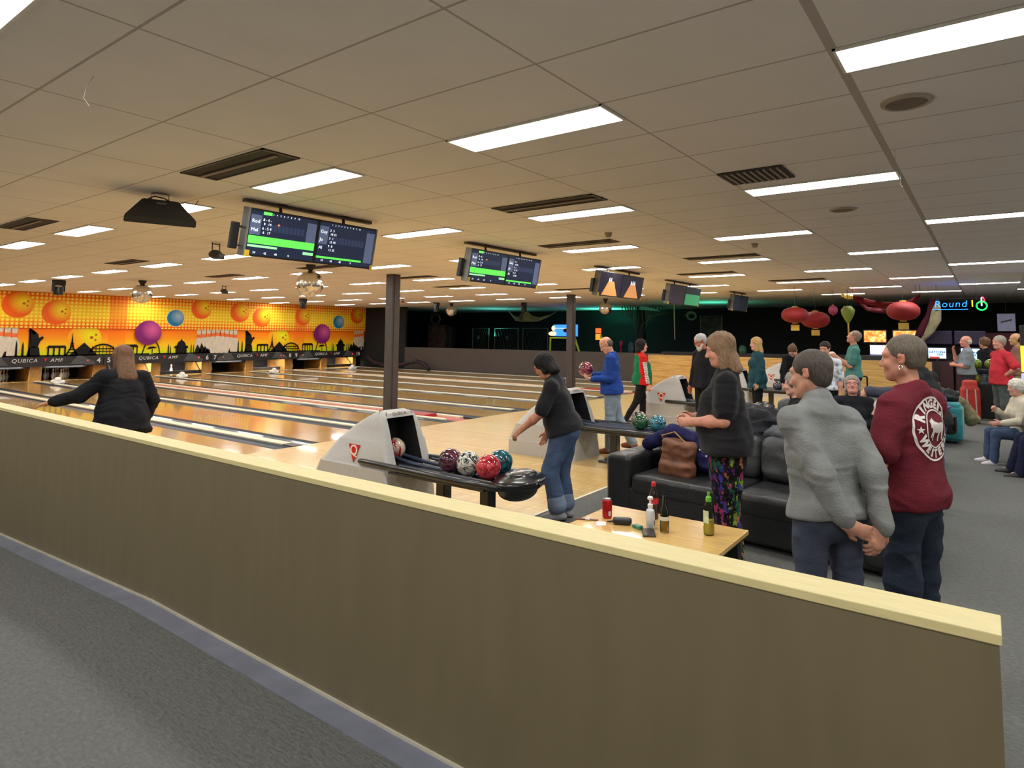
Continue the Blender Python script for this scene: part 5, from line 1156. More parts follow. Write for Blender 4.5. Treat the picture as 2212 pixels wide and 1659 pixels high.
# ---------------- sofas ----------------
LEA = mat('black leather', (34, 35, 37), .42, var=.2, scale=7, bump=.18, bscale=60, coat=.08)
LEG_ = mat('charcoal leather', (62, 64, 66), .5, var=.18, scale=6, bump=.2, bscale=30)
def sofa(name, lab, loc, rz, L=2.7, D_=.95, seat_h=.42, back=.74, arm=.58, n=2, arms=(1, 1), h=.016, m=None, mb=None, cat='sofa', group=None):
    """local: length along x, sitting side towards -y"""
    m = m or LEA; mb = mb or LEG_
    t = thing(name, lab, cat, loc, rz, group); l = L / 2
    sobj('sofa_base', [box_((0, .0, .17), (l - .02, D_ / 2 - .02, .13), rad=.03), box_((0, D_ / 2 - .12, .36), (l - .02, .11, .30), rad=.04)], h, m, t, .002)
    for i, s in enumerate((-1, 1)):
        if arms[i]: sobj('armrest', [box_((s * (l - .13), 0, arm / 2 + .03), (.13, D_ / 2, arm / 2 - .03), rad=.045)], h, m, t, .003, (5, 5, 5), 2 + i)
    w_ = (L - .26 * sum(arms)) / n; x0 = -l + (.26 if arms[0] else 0)
    for k in range(n):
        xc = x0 + w_ * (k + .5)
        sobj('seat_cushion', [box_((xc, -.10, seat_h - .09), (w_ / 2 - .006, D_ / 2 - .11, .09), rad=.05)], h, m, t, .004, (6, 6, 6), 5 + k)
        sobj('back_cushion', [box_((xc, D_ / 2 - .24, seat_h + (back - seat_h) / 2 + .02), (w_ / 2 - .008, .12, (back - seat_h) / 2 + .03), Rx(-.12), rad=.085)], h, mb, t, .012, (6, 6, 7), 9 + k)
    for s in (-1, 1):
        for q in (-1, 1): b = NB(); bx(b, s * (l - .15) - .03, s * (l - .15) + .03, q * (D_ / 2 - .12) - .03, q * (D_ / 2 - .12) + .03, 0, .05); obj('foot', b, BLK, t)
    return t
# sofa facing the table: sitting side towards -x
sofa('sofa', 'long black leather sofa facing the low maple table', (2.68, 1.20, 0), math.radians(-90 - 6), L=2.5, n=2)
sofa('sofa', 'black leather sofa with back to the first, covered with jackets', (3.80, 1.25, 0), math.radians(90), L=2.0, n=2, h=.022)
sofa('sofa', 'black couch on which the smiling woman in glasses sits', (5.75, 1.12, 0), math.radians(-90), L=2.0, n=2, h=.025, back=.80)
sofa('sofa', 'dark couch behind the smiling woman with an arm draped over it', (6.95, 1.02, 0), math.radians(90), L=1.8, n=2, h=.028, back=.78)
sofa('armchair', 'black square armchair at the right edge under the white-haired woman', (7.75, -1.32, 0), 0, L=2.1, n=1, h=.025, back=.76, arm=.56, cat='armchair')
TEAL = mat('teal velvet', (44, 140, 146), .6, var=.18, scale=6, sheen=.3)
sofa('sofa', 'teal velvet couch piled with bags in the walkway', (9.55, .42, 0), math.radians(90), L=1.15, D_=.8, n=1, h=.025, m=TEAL, mb=TEAL, seat_h=.42, back=.64, arm=.6)
# bags and jackets
def heap(name, lab, cat, blobs, m, amp=.03, h=.014, sc=(9, 9, 9), seed=1):
    o = sobj(name, blobs, h, m, None, amp, sc, seed); return tag(o, lab, cat)
o = heap('tote_bag', 'tan leather bag slumped against the sofa back cushion', 'bag', [box_((2.62, 1.87, .57), (.09, .15, .15), Rz(-.2) @ Rx(.1), rad=.035, k=.02), box_((2.56, 1.86, .47), (.07, .16, .06), Rz(-.2), rad=.03, k=.03)], mat('tan leather', (118, 74, 50), .6, var=.3, scale=14), .012, .009, (7, 7, 9), 3)
b = NB(); tube(b, [(2.6, 1.98, .66), (2.58, 2.02, .76), (2.6, 1.9, .80), (2.6, 1.76, .68)], .008, 6); obj('handle', b, mat('tan strap', (170, 130, 70), .5), o)
NAVY = cloth('navy nylon', (34, 34, 78), var=.3)
o = heap('jacket', 'navy jacket draped over the tan bag and sofa arm', 'jacket', [cap_((2.78, 2.25, .64), (2.76, 1.98, .76), .06, .07, k=.04), cap_((2.76, 1.98, .76), (2.74, 1.72, .72), .07, .07, k=.04), cap_((2.74, 1.72, .72), (2.66, 1.62, .52), .075, .07, k=.04), ell_((2.78, 1.7, .56), (.07, .12, .14), k=.04)], NAVY, .014, .010, (9, 9, 9), 6)
b = NB(); tube(b, [(2.60, 1.66, .66), (2.6, 1.63, .67), (2.6, 1.60, .65), (2.6, 1.58, .66), (2.598, 1.57, .62), (2.596, 1.60, .61)], .009, 6); obj('white_logo', b, mat('white embroidery', (224, 224, 226), .6), o)
JK = cloth('black padded jacket', (34, 35, 40), var=.35, rough=.6)
heap('jacket', 'heap of black padded jackets over the back of the sofa behind the floral trousers', 'jacket', [ell_((3.3, 1.38, .86), (.22, .24, .12), k=.06), ell_((3.25, 1.15, .84), (.24, .22, .11), k=.06), ell_((3.1, 1.3, .74), (.14, .3, .10), k=.06), ell_((3.35, 1.5, .95), (.12, .12, .07), k=.06)], JK, .045, .013, (8, 8, 9), 7)
heap('jacket', 'grey quilted jacket folded on top of the sofa back', 'jacket', [ell_((3.02, 1.0, .80), (.12, .2, .07), k=.05), ell_((3.05, .85, .80), (.12, .16, .06), k=.05)], cloth('grey quilt', (84, 86, 92), var=.3), .03, .013, (9, 9, 9), 12)
heap('cushion', 'dark rounded leather cushion beside the black jackets', 'cushion', [box_((3.5, 1.0, .83), (.16, .22, .12), Rx(.2), rad=.09)], LEG_, .01, .014, (6, 6, 6), 14)
heap('backpack', 'black backpack with red trim on top of the teal couch', 'backpack', [ell_((9.35, .24, .76), (.19, .2, .13), k=.08), ell_((9.3, .3, .92), (.13, .14, .09), k=.06), ell_((9.4, .02, .74), (.15, .14, .08), k=.06)], mat('black nylon', (26, 26, 30), .6, var=.3), .05, .02, (7, 7, 7), 15)
heap('sports_bag', 'red and black folded coat on the teal couch', 'coat', [ell_((9.1, .35, .86), (.12, .16, .08), k=.05)], mat('rust nylon', (130, 60, 46), .6, var=.4), .02, .02, (7, 7, 7), 16)
heap('sports_bag', 'purple and white bowling bag leaning on the side of the teal couch', 'bag', [ell_((8.9, .17, .70), (.12, .13, .10), k=.05), ell_((8.88, .12, .58), (.11, .12, .09), k=.05)], mat('purple nylon', (98, 84, 150), .5, var=.7, scale=9), .02, .02, (6, 6, 6), 17)
heap('sports_bag', 'shiny black bowling bag in front of the teal couch', 'bag', [box_((8.85, .12, .36), (.17, .2, .16), rad=.07)], mat('black vinyl', (20, 20, 24), .25), .01, .02, (6, 6, 6), 18)
heap('jacket', 'khaki jacket hanging from the end of the teal couch', 'jacket', [cap_((9.7, -.12, .62), (9.75, -.26, .34), .08, .1, k=.05), ell_((9.6, -.02, .66), (.2, .14, .06), k=.04)], cloth('khaki cloth', (132, 122, 92), var=.3), .03, .02, (7, 7, 7), 19)
t = thing('trolley_bag', 'tall red wheeled bowling bag behind the teal couch', 'trolley bag', (12.4, -.19, 0), math.radians(10))
RD = mat('red nylon', (176, 44, 34), .55, var=.15)
sobj('bag_body', [box_((0, 0, .40), (.15, .155, .30), rad=.05), box_((-.02, 0, .76), (.11, .12, .09), rad=.05, k=.06)], .02, RD, t, .006)
for s in (-1, 1):
    b = NB(); tube(b, [(-.157, s * .08, .13), (-.158, s * .07, .68)], .012, 6); obj('silver_zip', b, mat('zip grey', (190, 180, 176), .4), t)
    b = NB(); tube(b, [(-.02, s * .12 - .02, .06), (-.02, s * .12 + .02, .06)], .06, 14); obj('wheel', b, BLK, t)
# ---------------- hung from the ceiling ----------------
BEZ = mat('monitor bezel', (26, 26, 28), .4); SIDE = mat('monitor side grey', (110, 110, 108), .5)
def emis(name, rgb, s):
    return mat(name, rgb, .4, emit=s, emit_rgb=rgb, var=0)
def scr(name, a=(16, 20, 36), st=.5): return mat(name, a, .3, emit=st, emit_rgb=a, var=0)
SBG = scr('screen navy', (18, 24, 40), 1.2); SG = emis('screen green', (70, 214, 60), 1.3); SW = emis('screen white', (210, 216, 226), 1.1); SGY = emis('screen slate', (58, 66, 86), 1.1); SO = emis('screen orange', (240, 110, 40), 1.5); SDG = emis('screen dim green', (40, 110, 74), .9); SDK = emis('screen dark panel', (30, 38, 60), 1.); SLANE = emis('screen lane', (176, 120, 70), .8); SPG = emis('screen pale green', (120, 190, 130), 1.); SLS = emis('screen lavender', (170, 180, 226), 2.2)
def put(t, name, x0, x1, z0, z1, m, d=.001):
    b = NB(); bx(b, x0, x1, -d - .0005, -d, z0, z1); return obj(name, b, m, t)
def monitor(parent, x, kind, n):
    """panel local: screen faces -y; width .70 height .42 around (x, 0, 0)"""
    W2, H2 = .36, .215
    b = NB(); bx(b, x - W2 - .02, x + W2 + .02, .0, .06, -H2 - .02, H2 + .02, .006); p = obj('monitor', b, BEZ, parent)
    if kind == 'off': put(p, 'screen_picture', x - W2, x + W2, -H2, H2, scr('screen off', (40, 46, 56), .25)); return p
    if kind == 'lane':
        put(p, 'screen_picture', x - W2, x + W2, -H2, H2, scr('screen dark lane', (30, 26, 36), .8))
        b = NB(); v = [b.verts.new(q) for q in ((x - .26, -.003, -H2), (x + .26, -.003, -H2), (x + .1, -.003, .06), (x - .08, -.003, .06))]; b.faces.new(v); obj('screen_lane', b, SLANE, p)
        for k in range(3 if n else 2): b = NB(); prism(b, [(x + (k - 1) * .06 + a * .3, .05 + c * .2) for a, c in pin_poly(0, 0, .381)], -.006, -.004); obj('screen_pin', b, SW, p)
        return p
    put(p, 'screen_picture', x - W2, x + W2, -H2, H2, SBG if kind == 'score' else scr('screen dim', (30, 40, 44), .6))
    if kind == 'dimgreen': put(p, 'screen_band', x - W2, x + W2, -H2, .05, SDG, .003); return p
    for k in range(10): put(p, 'screen_cell', x - .20 + k * .043, x - .165 + k * .043, .03 - .03 * n, .10 - .03 * n, SDK, .002)
    g0, g1 = (-.105, -.03) if n == 0 else (-.17, -.15)
    put(p, 'screen_band', x - W2, x + W2 - (.0 if n == 0 else .14), g0, g1, SG, .003)
    put(p, 'screen_total', x + .25, x + W2, g0 - .0, H2 - .04, SGY, .0025)
    put(p, 'screen_name_panel', x - W2, x - .25, -.02, H2 - .04, SGY, .0025)
    if n == 0: put(p, 'screen_heading', x - .24, x - .15, H2 - .03, H2, SG, .003); put(p, 'screen_progress', x - W2, x - .05, -.14, -.118, SPG, .003); put(p, 'screen_corner', x + .24, x + W2, -.16, -.13, SPG, .003)
    def tx(s, size, xx, zz, m=SW, al='LEFT'):
        me = text_mesh(s, size, 0, align=al); xf(me, rotm(PI / 2, 0, 0, (xx, -.0045, zz))); link('screen_text', me, m, p)
    tx('1    2    3    4    5    6    7    8    9    10', .024, x - .22, H2 - .018)
    rows_ = (('Rod', '8 - 6 -', '8   14'), ('Mel', '6 - 5 4', '6   17')) if n == 0 else (('Guy', '3  5', '18 25'), ('Jo', '5  1', '15 18'), ('Al', '9  8', '15 25'))
    for i, (a, c, d) in enumerate(rows_):
        zz = .125 - i * .085; tx(a, .05, x - W2 + .012, zz - .012); tx(c, .036, x - .235, zz + .01); tx(d, .034, x - .225, zz - .03)
    if n == 0: tx('+', .06, x - .085, .1, SO)
    tx('24          42          40              9', .03, x - .3, -H2 + .022)
    return p
def screens(x0, x1, y, kinds, lab, z=2.90):
    t = thing('score_screen', lab, 'screen', ((x0 + x1) / 2, y, z), 0)
    hw = (x1 - x0) / 2; b = NB(); bx(b, -hw, hw, .055, .12, -.47, .0, .01); 
    bmesh.ops.transform(b, matrix=Matrix.Rotation(math.radians(11), 4, 'X'), verts=b.verts[:]); obj('housing', b, BEZ, t)
    for s in (-1, 1): b = NB(); bx(b, s * hw - .012, s * hw + .012, -.005, .10, -.475, .0, .004); bmesh.ops.transform(b, matrix=Matrix.Rotation(math.radians(11), 4, 'X'), verts=b.verts[:]); obj('side_frame', b, SIDE, t)
    for s in (-1, 1): b = NB(); tube(b, [(s * hw * .5, .1, -.02), (s * hw * .5, .12, HC - z)], .016, 8); bx(b, s * hw * .5 - .05, s * hw * .5 + .05, .07, .17, HC - z - .01, HC - z); obj('ceiling_bracket', b, BLK, t)
    for i, s in enumerate((-1, 1)):
        p = monitor(t, 0, kinds[i], i); p.location = (s * hw * .5, 0, 0); p.rotation_euler = (math.radians(11), 0, 0)
        off = Matrix.Rotation(math.radians(11), 4, 'X') @ Vector((0, 0, -.235)); p.location = (s * hw * .5, off.y, off.z); p.scale = (hw / .76, 1, 1)
    b = NB(); bx(b, -hw, hw, .09, .15, HC - z - .03, HC - z - .001); obj('ceiling_shadow_strip', b, mat('shadow taupe', (96, 84, 74), .6), t)  # dark strip stands in for the monitors' shadow line on the ceiling
    b = NB(); bx(b, -hw - .11, -hw - .04, .06, .12, -.42, -.16, .01); tube(b, [(-hw - .04, .09, -.2), (-hw, .08, -.2)], .012, 6); tube(b, [(-hw - .04, .09, -.38), (-hw, .08, -.38)], .012, 6); bmesh.ops.transform(b, matrix=Matrix.Rotation(math.radians(11), 4, 'X'), verts=b.verts[:]); obj('side_speaker', b, BLK, t)
    b = NB(); bx(b, -hw, -hw + .05, -.008, -.004, -.475, -.41); bx(b, hw - .03, hw, -.008, -.004, -.475, -.42); bmesh.ops.transform(b, matrix=Matrix.Rotation(math.radians(11), 4, 'X'), verts=b.verts[:]); obj('yellow_tag', b, mat('yellow tag', (214, 180, 50), .5), t)
screens(.24, 1.78, 5.2, ('score', 'score'), 'large pair of scoring monitors nearest the camera, green bars on the left one')
screens(3.55, 5.22, 5.3, ('score', 'score'), 'second pair of scoring monitors counting from the camera, green bars on both')
screens(7.15, 8.95, 5.3, ('lane', 'lane'), 'third monitor pair showing two lanes with pins')
screens(10.55, 12.45, 5.4, ('off', 'dimgreen'), 'fourth monitor pair, grey left screen and dark green right screen')
screens(15.05, 16.4, 5.4, ('off', 'off'), 'small farthest monitor pair with dark screens')
# slots in the ceiling
def slot(x, y, lab):
    t = thing('ceiling_vent', lab, 'ceiling slot', (x, y, HC), 0, 'dark slotted ceiling recesses')
    b = NB(); bx(b, 0, .30, 0, 1.2, -.004, -.001); obj('recess', b, mat('slot black', (26, 22, 20), .7), t)
    b = NB(); bx(b, .13, .165, .05, 1.15, -.02, -.004, .006); obj('vane', b, mat('slot vane', (120, 104, 90), .5), t)
    b = NB()
    for q in ((0, .012, 0, 1.2), (.288, .30, 0, 1.2), (0, .3, 0, .03), (0, .3, 1.17, 1.2)): bx(b, q[0], q[1], q[2], q[3], -.01, -.001)
    obj('rim', b, mat('slot rim', (80, 70, 64), .6), t)
for x, y in ((-.60, 3.6), (1.92, 2.4), (4.42, 3.6), (6.94, 2.4), (9.46, 3.6), (1.92, 12.0), (4.42, 13.2), (-.6, 13.2), (6.94, 9.6), (4.42, 9.6), (9.46, 10.8), (-.6, 8.4), (11.98, 8.4), (11.98, 2.4)): slot(x, y, 'dark slotted recess in the tiled ceiling between the panel lights')
for o in bpy.data.objects:
    if o.name.startswith('ceiling_vent') and abs(o.location.x + .6) < .01 and abs(o.location.y - 3.6) < .01: o['label'] = 'largest dark slotted recess, left of the big ceiling panel'; del o['group']
t = thing('air_grille', 'square louvred air grille beside a ceiling panel light', 'air grille', (1.86, .0, HC))
b = NB(); bx(b, 0, .42, .70, 1.2, -.012, -.001); obj('grille_back', b, mat('grille shadow', (54, 48, 44), .7), t)
for k in range(9): b = NB(); bx(b, .02, .40, .73 + k * .05, .745 + k * .05, -.022, -.012); obj('louvre', b, mat('grille beige', (150, 138, 126), .5), t)
for x, y, lab in ((.92, -.21, 'round ceiling speaker grille nearest the camera'), (3.95, .63, 'round ceiling speaker grille between two panel lights')):
    t = thing('ceiling_speaker', lab, 'ceiling speaker', (x, y, HC)); lobj('speaker_grille', [(0, -.012), (.09, -.012), (.105, -.008)], mat('grille taupe', (122, 110, 100), .7), t); lobj('rim', [(.1, -.004), (.105, -.016), (.125, -.012), (.13, -.001)], mat('rim beige', (176, 164, 152), .5), t)
for x, y, lab in ((3.97, 3.37, 'small grey ceiling sensor near the third row of panel lights'), (5.9, 2.1, 'small round smoke detector on the ceiling')):
    t = thing('smoke_detector', lab, 'detector', (x, y, HC)); lobj('detector_body', [(0, -.06), (.03, -.055), (.045, -.02), (.05, -.001)], mat('detector grey', (150, 136, 120), .6), t)
for i, (x, y, pts) in enumerate(((-1.79, 3.15, [(0, 0, 0), (-.02, .02, -.05), (-.03, .02, -.12), (-.01, 0, -.16)]), (1.9, -.05, [(0, 0, 0), (.03, 0, -.06), (.02, .01, -.12), (-.02, 0, -.14)]), (2.6, -.02, [(0, 0, 0), (-.06, 0, -.07), (0, 0, -.12), (.08, 0, -.1)]))):
    b = NB(); tube(b, pts, .0022, 6); tag(obj('loose_wire', b, mat('pale wire', (206, 196, 180), .5), loc=(x, y, HC)), ['thin pale wire hanging from the ceiling near the top left panel light', 'short wire loop hanging by the wide ceiling seam, upper one', 'wire loop hanging by the wide ceiling seam, lower one'][i], 'wire')
# mirror balls
def mirror_mat():
    M = mat('mirror tiles', (236, 232, 222), .16, metal=1, var=.0); N, L, b = nodes(M); tc = N.new('ShaderNodeTexCoord')
    v = N.new('ShaderNodeTexVoronoi'); v.inputs['Scale'].default_value = 16; v.feature = 'F1'; L.new(tc.outputs['Object'], v.inputs['Vector'])
    bp = N.new('ShaderNodeBump'); bp.inputs['Strength'].default_value = .35; bp.inputs['Distance'].default_value = .02; return M
MIR = mirror_mat()
for (x, y, r, z, lab) in ((4.17, 17.02, .24, 2.66, 'mirror ball hanging before the left part of the mural'), (4.22, 10.0, .25, 2.63, 'largest mirror ball, hanging below the nearest monitor pair'), (16.6, 18.0, .23, 2.67, 'small mirror ball over the far lanes beside the curtain wall'), (16.66, 10.57, .225, 2.64, 'mirror ball below the third monitor pair')):
    t = thing('mirror_ball', lab, 'mirror ball', (x, y, z)); b = NB(); bb_ = NB(); bmesh.ops.create_uvsphere(bb_, u_segments=44, v_segments=26, radius=r)
    for f in bb_.faces:
        c = f.calc_center_median(); tl = Vector((random.uniform(-1, 1), random.uniform(-1, 1), random.uniform(-1, 1))) * .07
        b.faces.new([b.verts.new(c + (v.co - c) * .95 + c.normalized() * ((v.co - c).dot(tl))) for v in f.verts])
    bb_.free(); me = bpy.data.meshes.new('ball'); b.to_mesh(me); b.free(); link('ball', me, MIR, t)
    b = NB(); bmesh.ops.create_uvsphere(b, u_segments=32, v_segments=18, radius=r * .975); obj('core', b, mat('grout grey', (90, 86, 78), .6), t)
    b = NB(); lathe(b, [(0, HC - z - .14), (.03, HC - z - .13), (.09, HC - z - .03), (.09, HC - z)], 16); obj('motor', b, BLK, t, smooth='angle')
    b = NB(); tube(b, [(0, 0, r - .01), (0, 0, HC - z - .13)], .004, 6); obj('hanging_wire', b, BLK, t)
# lights and speakers on the ceiling
t = thing('ceiling_projector', 'black wedge-shaped speaker cabinet hung from the ceiling on a bracket', 'speaker', (-.32, 5.78, 0), math.radians(-18))
b = NB(); sec = [(-.15, .10, 2.93), (.15, .10, 2.93)]
lo = [(-.29, -.16, 2.68), (.29, -.16, 2.68), (.23, .2, 2.74), (-.23, .2, 2.74)]; mi = [(-.285, -.2, 2.74), (.285, -.2, 2.74), (.22, .2, 2.76), (-.22, .2, 2.76)]; hi = [(-.145, -.08, 2.925), (.145, -.08, 2.925), (.13, .14, 2.92), (-.13, .14, 2.92)]
R3 = [[b.verts.new(p) for p in q] for q in (lo, mi, hi)]
b.faces.new(R3[0][::-1]); b.faces.new(R3[2])
for A, B in zip(R3, R3[1:]):
    for k in range(4): b.faces.new((A[k], A[(k + 1) % 4], B[(k + 1) % 4], B[k]))
bmesh.ops.bevel(b, geom=b.edges[:], offset=.008, segments=2, affect='EDGES'); obj('cabinet', b, mat('speaker black', (40, 37, 34), .6, bump=.1, bscale=200), t)
b = NB(); bx(b, -.035, .04, -.118, -.108, 2.875, 2.895); obj('name_plate', b, mat('plate grey', (90, 86, 82), .5), t)
b = NB(); tube(b, [(-.07, 0, 2.92), (-.07, 0, 2.99), (.07, 0, 2.99), (.07, 0, 2.92)], .006, 6); bx(b, -.05, .05, -.03, .03, 2.985, 3.0); obj('bracket', b, MET, t)
b = NB(); tube(b, [(-.12, 0, 2.92), (-.05, -.03, 2.96), (.03, -.03, 2.95), (.1, 0, 2.92)], .006, 6); tube(b, [(.12, .05, 2.92), (.3, .1, 2.93), (.33, .1, 2.99)], .004, 6); obj('cable', b, BLK, t)
def spot(x, y, s, lab, big=False):
    t = thing('stage_light', lab, 'stage light', (x, y, HC), math.radians(20))
    if big:
        b = NB(); bx(b, -.12, .12, -.1, .1, -.14, 0, .02); obj('base_box', b, BLK, t)
        b = NB()
        for q in (-1, 1): bx(b, q * .13 - .015, q * .13 + .015, -.05, .05, -.3, -.1, .01)
        obj('yoke', b, BLK, t)
        b = NB(); lathe(b, [(0, -.16), (.1, -.17), (.115, -.3), (.1, -.38), (0, -.39)], 16); obj('lamp_head', b, BLK, t, smooth='angle')
    else:
        b = NB()
        for q in (-1, 1): tube(b, [(q * .07 * s, 0, 0), (q * .07 * s, 0, -.14 * s)], .008, 6)
        tube(b, [(-.07 * s, 0, -.02), (.07 * s, 0, -.02)], .008, 6); obj('yoke', b, BLK, t)
        b = NB(); ball(b, (0, 0, -.17 * s), .1 * s, 14, (1.05, .85, .7)); bx(b, -.06 * s, .06 * s, -.11 * s, -.05 * s, -.24 * s, -.16 * s, .01); obj('lamp_head', b, mat('lamp black', (46, 42, 40), .5), t, smooth='angle')
spot(1.69, 8.63, 1.0, 'small black stage light on a yoke behind the nearest monitor pair'); spot(6.19, 16.85, .95, 'small black stage light above the printed pins'); spot(2.95, 18.82, 1, 'black moving-head light left of the first mirror ball', True); spot(11.29, 20.69, .8, 'black moving-head light just under the largest mirror ball', True)
spot(15.9, 18.2, .8, 'dark moving-head light beside the small far mirror ball', True); spot(17.6, 14.9, .7, 'faint moving-head light over the dark side wall', True); spot(13.3, 17.4, .6, 'tiny stage light to the left of the far mirror ball')

# ---------------- dim play hall beyond the lanes ----------------
def arealight(name, loc, size, rgb, p, rot=(0, 0, 0)):
    d = bpy.data.lights.new(name, 'AREA'); d.size = size; d.energy = p; d.color = lin(rgb); o = bpy.data.objects.new(name, d); COL.objects.link(o); o.location = loc; o.rotation_euler = rot
arealight('green_hall_lamp', (24.5, 15, 2.2), .5, (70, 220, 170), 45, (PI, 0, 0)); arealight('green_hall_lamp', (20.8, 8.2, 2.0), .5, (70, 220, 170), 14, (PI, 0, 0)); arealight('green_hall_lamp', (22, 20, 1.6), .5, (80, 200, 180), 22, (PI, 0, 0))
PURP = mat('pink brick print', (120, 84, 80), .7, var=.5, scale=5)
t = thing('arcade_cabinet', 'tall pink patterned panel standing in the dark hall', 'cabinet', (23.4, 25.4, 0), math.radians(-90 + 20))
b = NB(); bx(b, -.55, .55, -.25, .25, 0, 2.2, .02); obj('cabinet_body', b, PURP, t); b = NB(); bx(b, .56, .95, -.25, .25, 0, 2.15, .02); obj('side_panel', b, mat('dull print', (60, 56, 50), .8, var=.6, scale=6), t)
# cage posts, nets, slide frame
CG = mat('cage green', (30, 44, 38), .8)
for i, (x, y, w_) in enumerate(((22, 21.0, 1.1), (22, 19.3, 1.5), (22, 17.5, 1.5))):
    t = thing('climbing_cage', ['green mesh cage panel left of the blue sign', 'middle green mesh cage panel in the dark hall', 'green mesh cage panel next to the yellow frame'][i], 'cage', (x, y, 0))
    b = NB(); tube(b, [(0, -w_ / 2, 0), (0, -w_ / 2, 2.0), (0, w_ / 2, 2.0), (0, w_ / 2, 0)], .03, 8); obj('cage_frame', b, mat('pale pipe', (70, 82, 76), .5), t)
    b = NB()
    for k in range(9): tube(b, [(0, -w_ / 2 + w_ * k / 8, .05), (0, -w_ / 2 + w_ * ((k + 3) % 9) / 8, 1.95)], .012, 4)
    obj('cage_mesh', b, CG, t)
t = thing('swing_frame', 'yellow-green tubular frame under the blue sign', 'frame', (21.5, 0, 0))
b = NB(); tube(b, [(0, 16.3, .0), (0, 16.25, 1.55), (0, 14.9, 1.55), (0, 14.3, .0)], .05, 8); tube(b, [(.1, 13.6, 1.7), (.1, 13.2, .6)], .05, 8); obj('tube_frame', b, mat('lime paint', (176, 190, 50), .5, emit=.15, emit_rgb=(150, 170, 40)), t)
t = thing('lit_sign', 'glowing blue sign with orange figure above the yellow-green frame', 'sign', (21.5, 15.5, 1.9), math.radians(-90))
b = NB(); bx(b, -.55, .75, -.03, .03, -.27, .27, .01); obj('sign_face', b, emis('sign blue', (40, 110, 230), 1.6), t)
b = NB(); ball(b, (-.6, -.06, -.15), .17, 14, (1.3, .3, .6)); ball(b, (-.55, -.06, .1), .1, 12, (1, .4, 1.2)); ball(b, (.6, -.06, .3), .08, 12, (1, .4, 1)); ball(b, (0, -.03, .1), .02, 6, (30, 1, .5)); obj('sign_figure', b, emis('sign peach', (255, 190, 140), 1.5), t, smooth=True)
b = NB(); ball(b, (.15, -.05, 0), .12, 10, (1.4, .2, .8)); ball(b, (.3, -.05, -.1), .09, 10, (1.2, .2, .8)); obj('sign_blots', b, mat('sign ink', (16, 24, 60), .6), t)
t = thing('poster', 'small orange poster glowing above the balding man in blue', 'poster', (25.97, 16.25, 1.78), math.radians(-90))
b = NB(); bx(b, -.16, .16, -.02, .02, -.34, -.02); obj('poster_low', b, emis('poster amber', (236, 146, 40), .8), t); b = NB(); bx(b, -.16, .16, -.02, .02, .02, .28); obj('poster_top', b, emis('poster orange', (240, 100, 40), .8), t)
t = thing('hanging_net', 'pale green draped net hanging from the hall ceiling', 'net', (21.5, 0, 0))
b = NB(); P0 = [(0, 18.4, 2.9), (0, 18.0, 2.35), (0, 17.6, 2.3), (0, 16.6, 2.32), (0, 15.9, 2.5), (0, 15.2, 2.85), (0, 15.8, 2.62), (0, 16.6, 2.5), (0, 17.1, 2.62), (0, 17.4, 2.95), (0, 17.6, 2.5), (0, 17.9, 2.62)]
vv = [b.verts.new((20.9 - 21.5 + .2 * math.sin(i), p[1], p[2])) for i, p in enumerate(P0)]; f = b.faces.new(vv); bmesh.ops.triangulate(b, faces=[f]); bmesh.ops.solidify(b, geom=b.faces[:], thickness=.02); obj('net_cloth', b, mat('net cloth', (120, 136, 104), .8, var=.3), t)
t = thing('cobweb_net', 'ragged green net hanging in strands above the green jacket', 'net', (22.5, 0, 0))
b = NB()
for k in range(16):
    y = 13.0 - k * .14; L1 = .35 + .9 * max(0, 1 - abs(k - 7) / 6) * (.7 + .3 * (k % 3)); tube(b, [(0, y, 2.995), (.03, y - .1 * math.sin(k), 2.85 - L1 * .5), (0, 12.3 + (y - 12.3) * .4, 2.85 - L1)], [.03, .028, .008], 5)
obj('net_strands', b, mat('strand green', (70, 104, 90), .8), t)
for lab, x, y, z, s in (('pale coiled wire wreath hanging in the dark hall', 22, 24.3, 2.5, .42), ('looped cable shape high on the dark wall', 23, 9.9, 2.55, .25)):
    b = NB(); tube(b, [(0, 0, HC - z), (0, 0, s * .5)], .006, 4); tube(b, [(0, s * math.cos(q) * (1 - q * .03), s * .8 * math.sin(q) * (1 - q * .03)) for q in np.linspace(0, 15, 60)], .02, 5); tag(obj('cable_wreath', b, mat('dull pale cable', (120, 130, 120), .7), loc=(x, y, z)), lab, 'cable')
for lab, x, y, z, rgb, sz in (('faint green outlet plate on the hall wall', 25.97, 24.6, 1.5, (60, 104, 92), .14), ('grey outlet plate to the right on the hall wall', 25.97, 22.4, 1.5, (70, 84, 84), .13), ('pale round wall lamp left of the blue sign', 25.9, 18.6, 2.1, (160, 164, 160), .16), ('teal wing-shaped panel on the hall ceiling', 21, 10.9, 2.75, (60, 150, 124), .3)):
    b = NB(); bx(b, -.02, .02, -sz / 2, sz / 2, -sz * .7, sz * .7, .01) if sz < .25 else prism(b, [(-.5, -.06), (.5, .02), (.45, .16), (.1, .14)], -.02, .02, 'x')
    tag(obj('wall_plate', b, mat(lab, rgb, .6, emit=.08, emit_rgb=rgb), loc=(x, y, z)), lab, 'wall plate')
t = thing('poster', 'framed dark movie-style poster with pale frame left of the blonde woman', 'poster', (25.97, 10.1, 2.05), math.radians(-90))
b = NB(); bx(b, -.5, .5, -.02, .02, -.6, .6); obj('poster_sheet', b, mat('poster print', (60, 66, 56), .6, var=.9, scale=3, detail=6), t)
b = NB(); bx(b, -.53, -.5, -.04, .02, -.62, .62); bx(b, .5, .53, -.04, .02, -.62, .62); obj('poster_frame', b, mat('pale frame', (150, 150, 140), .5), t)
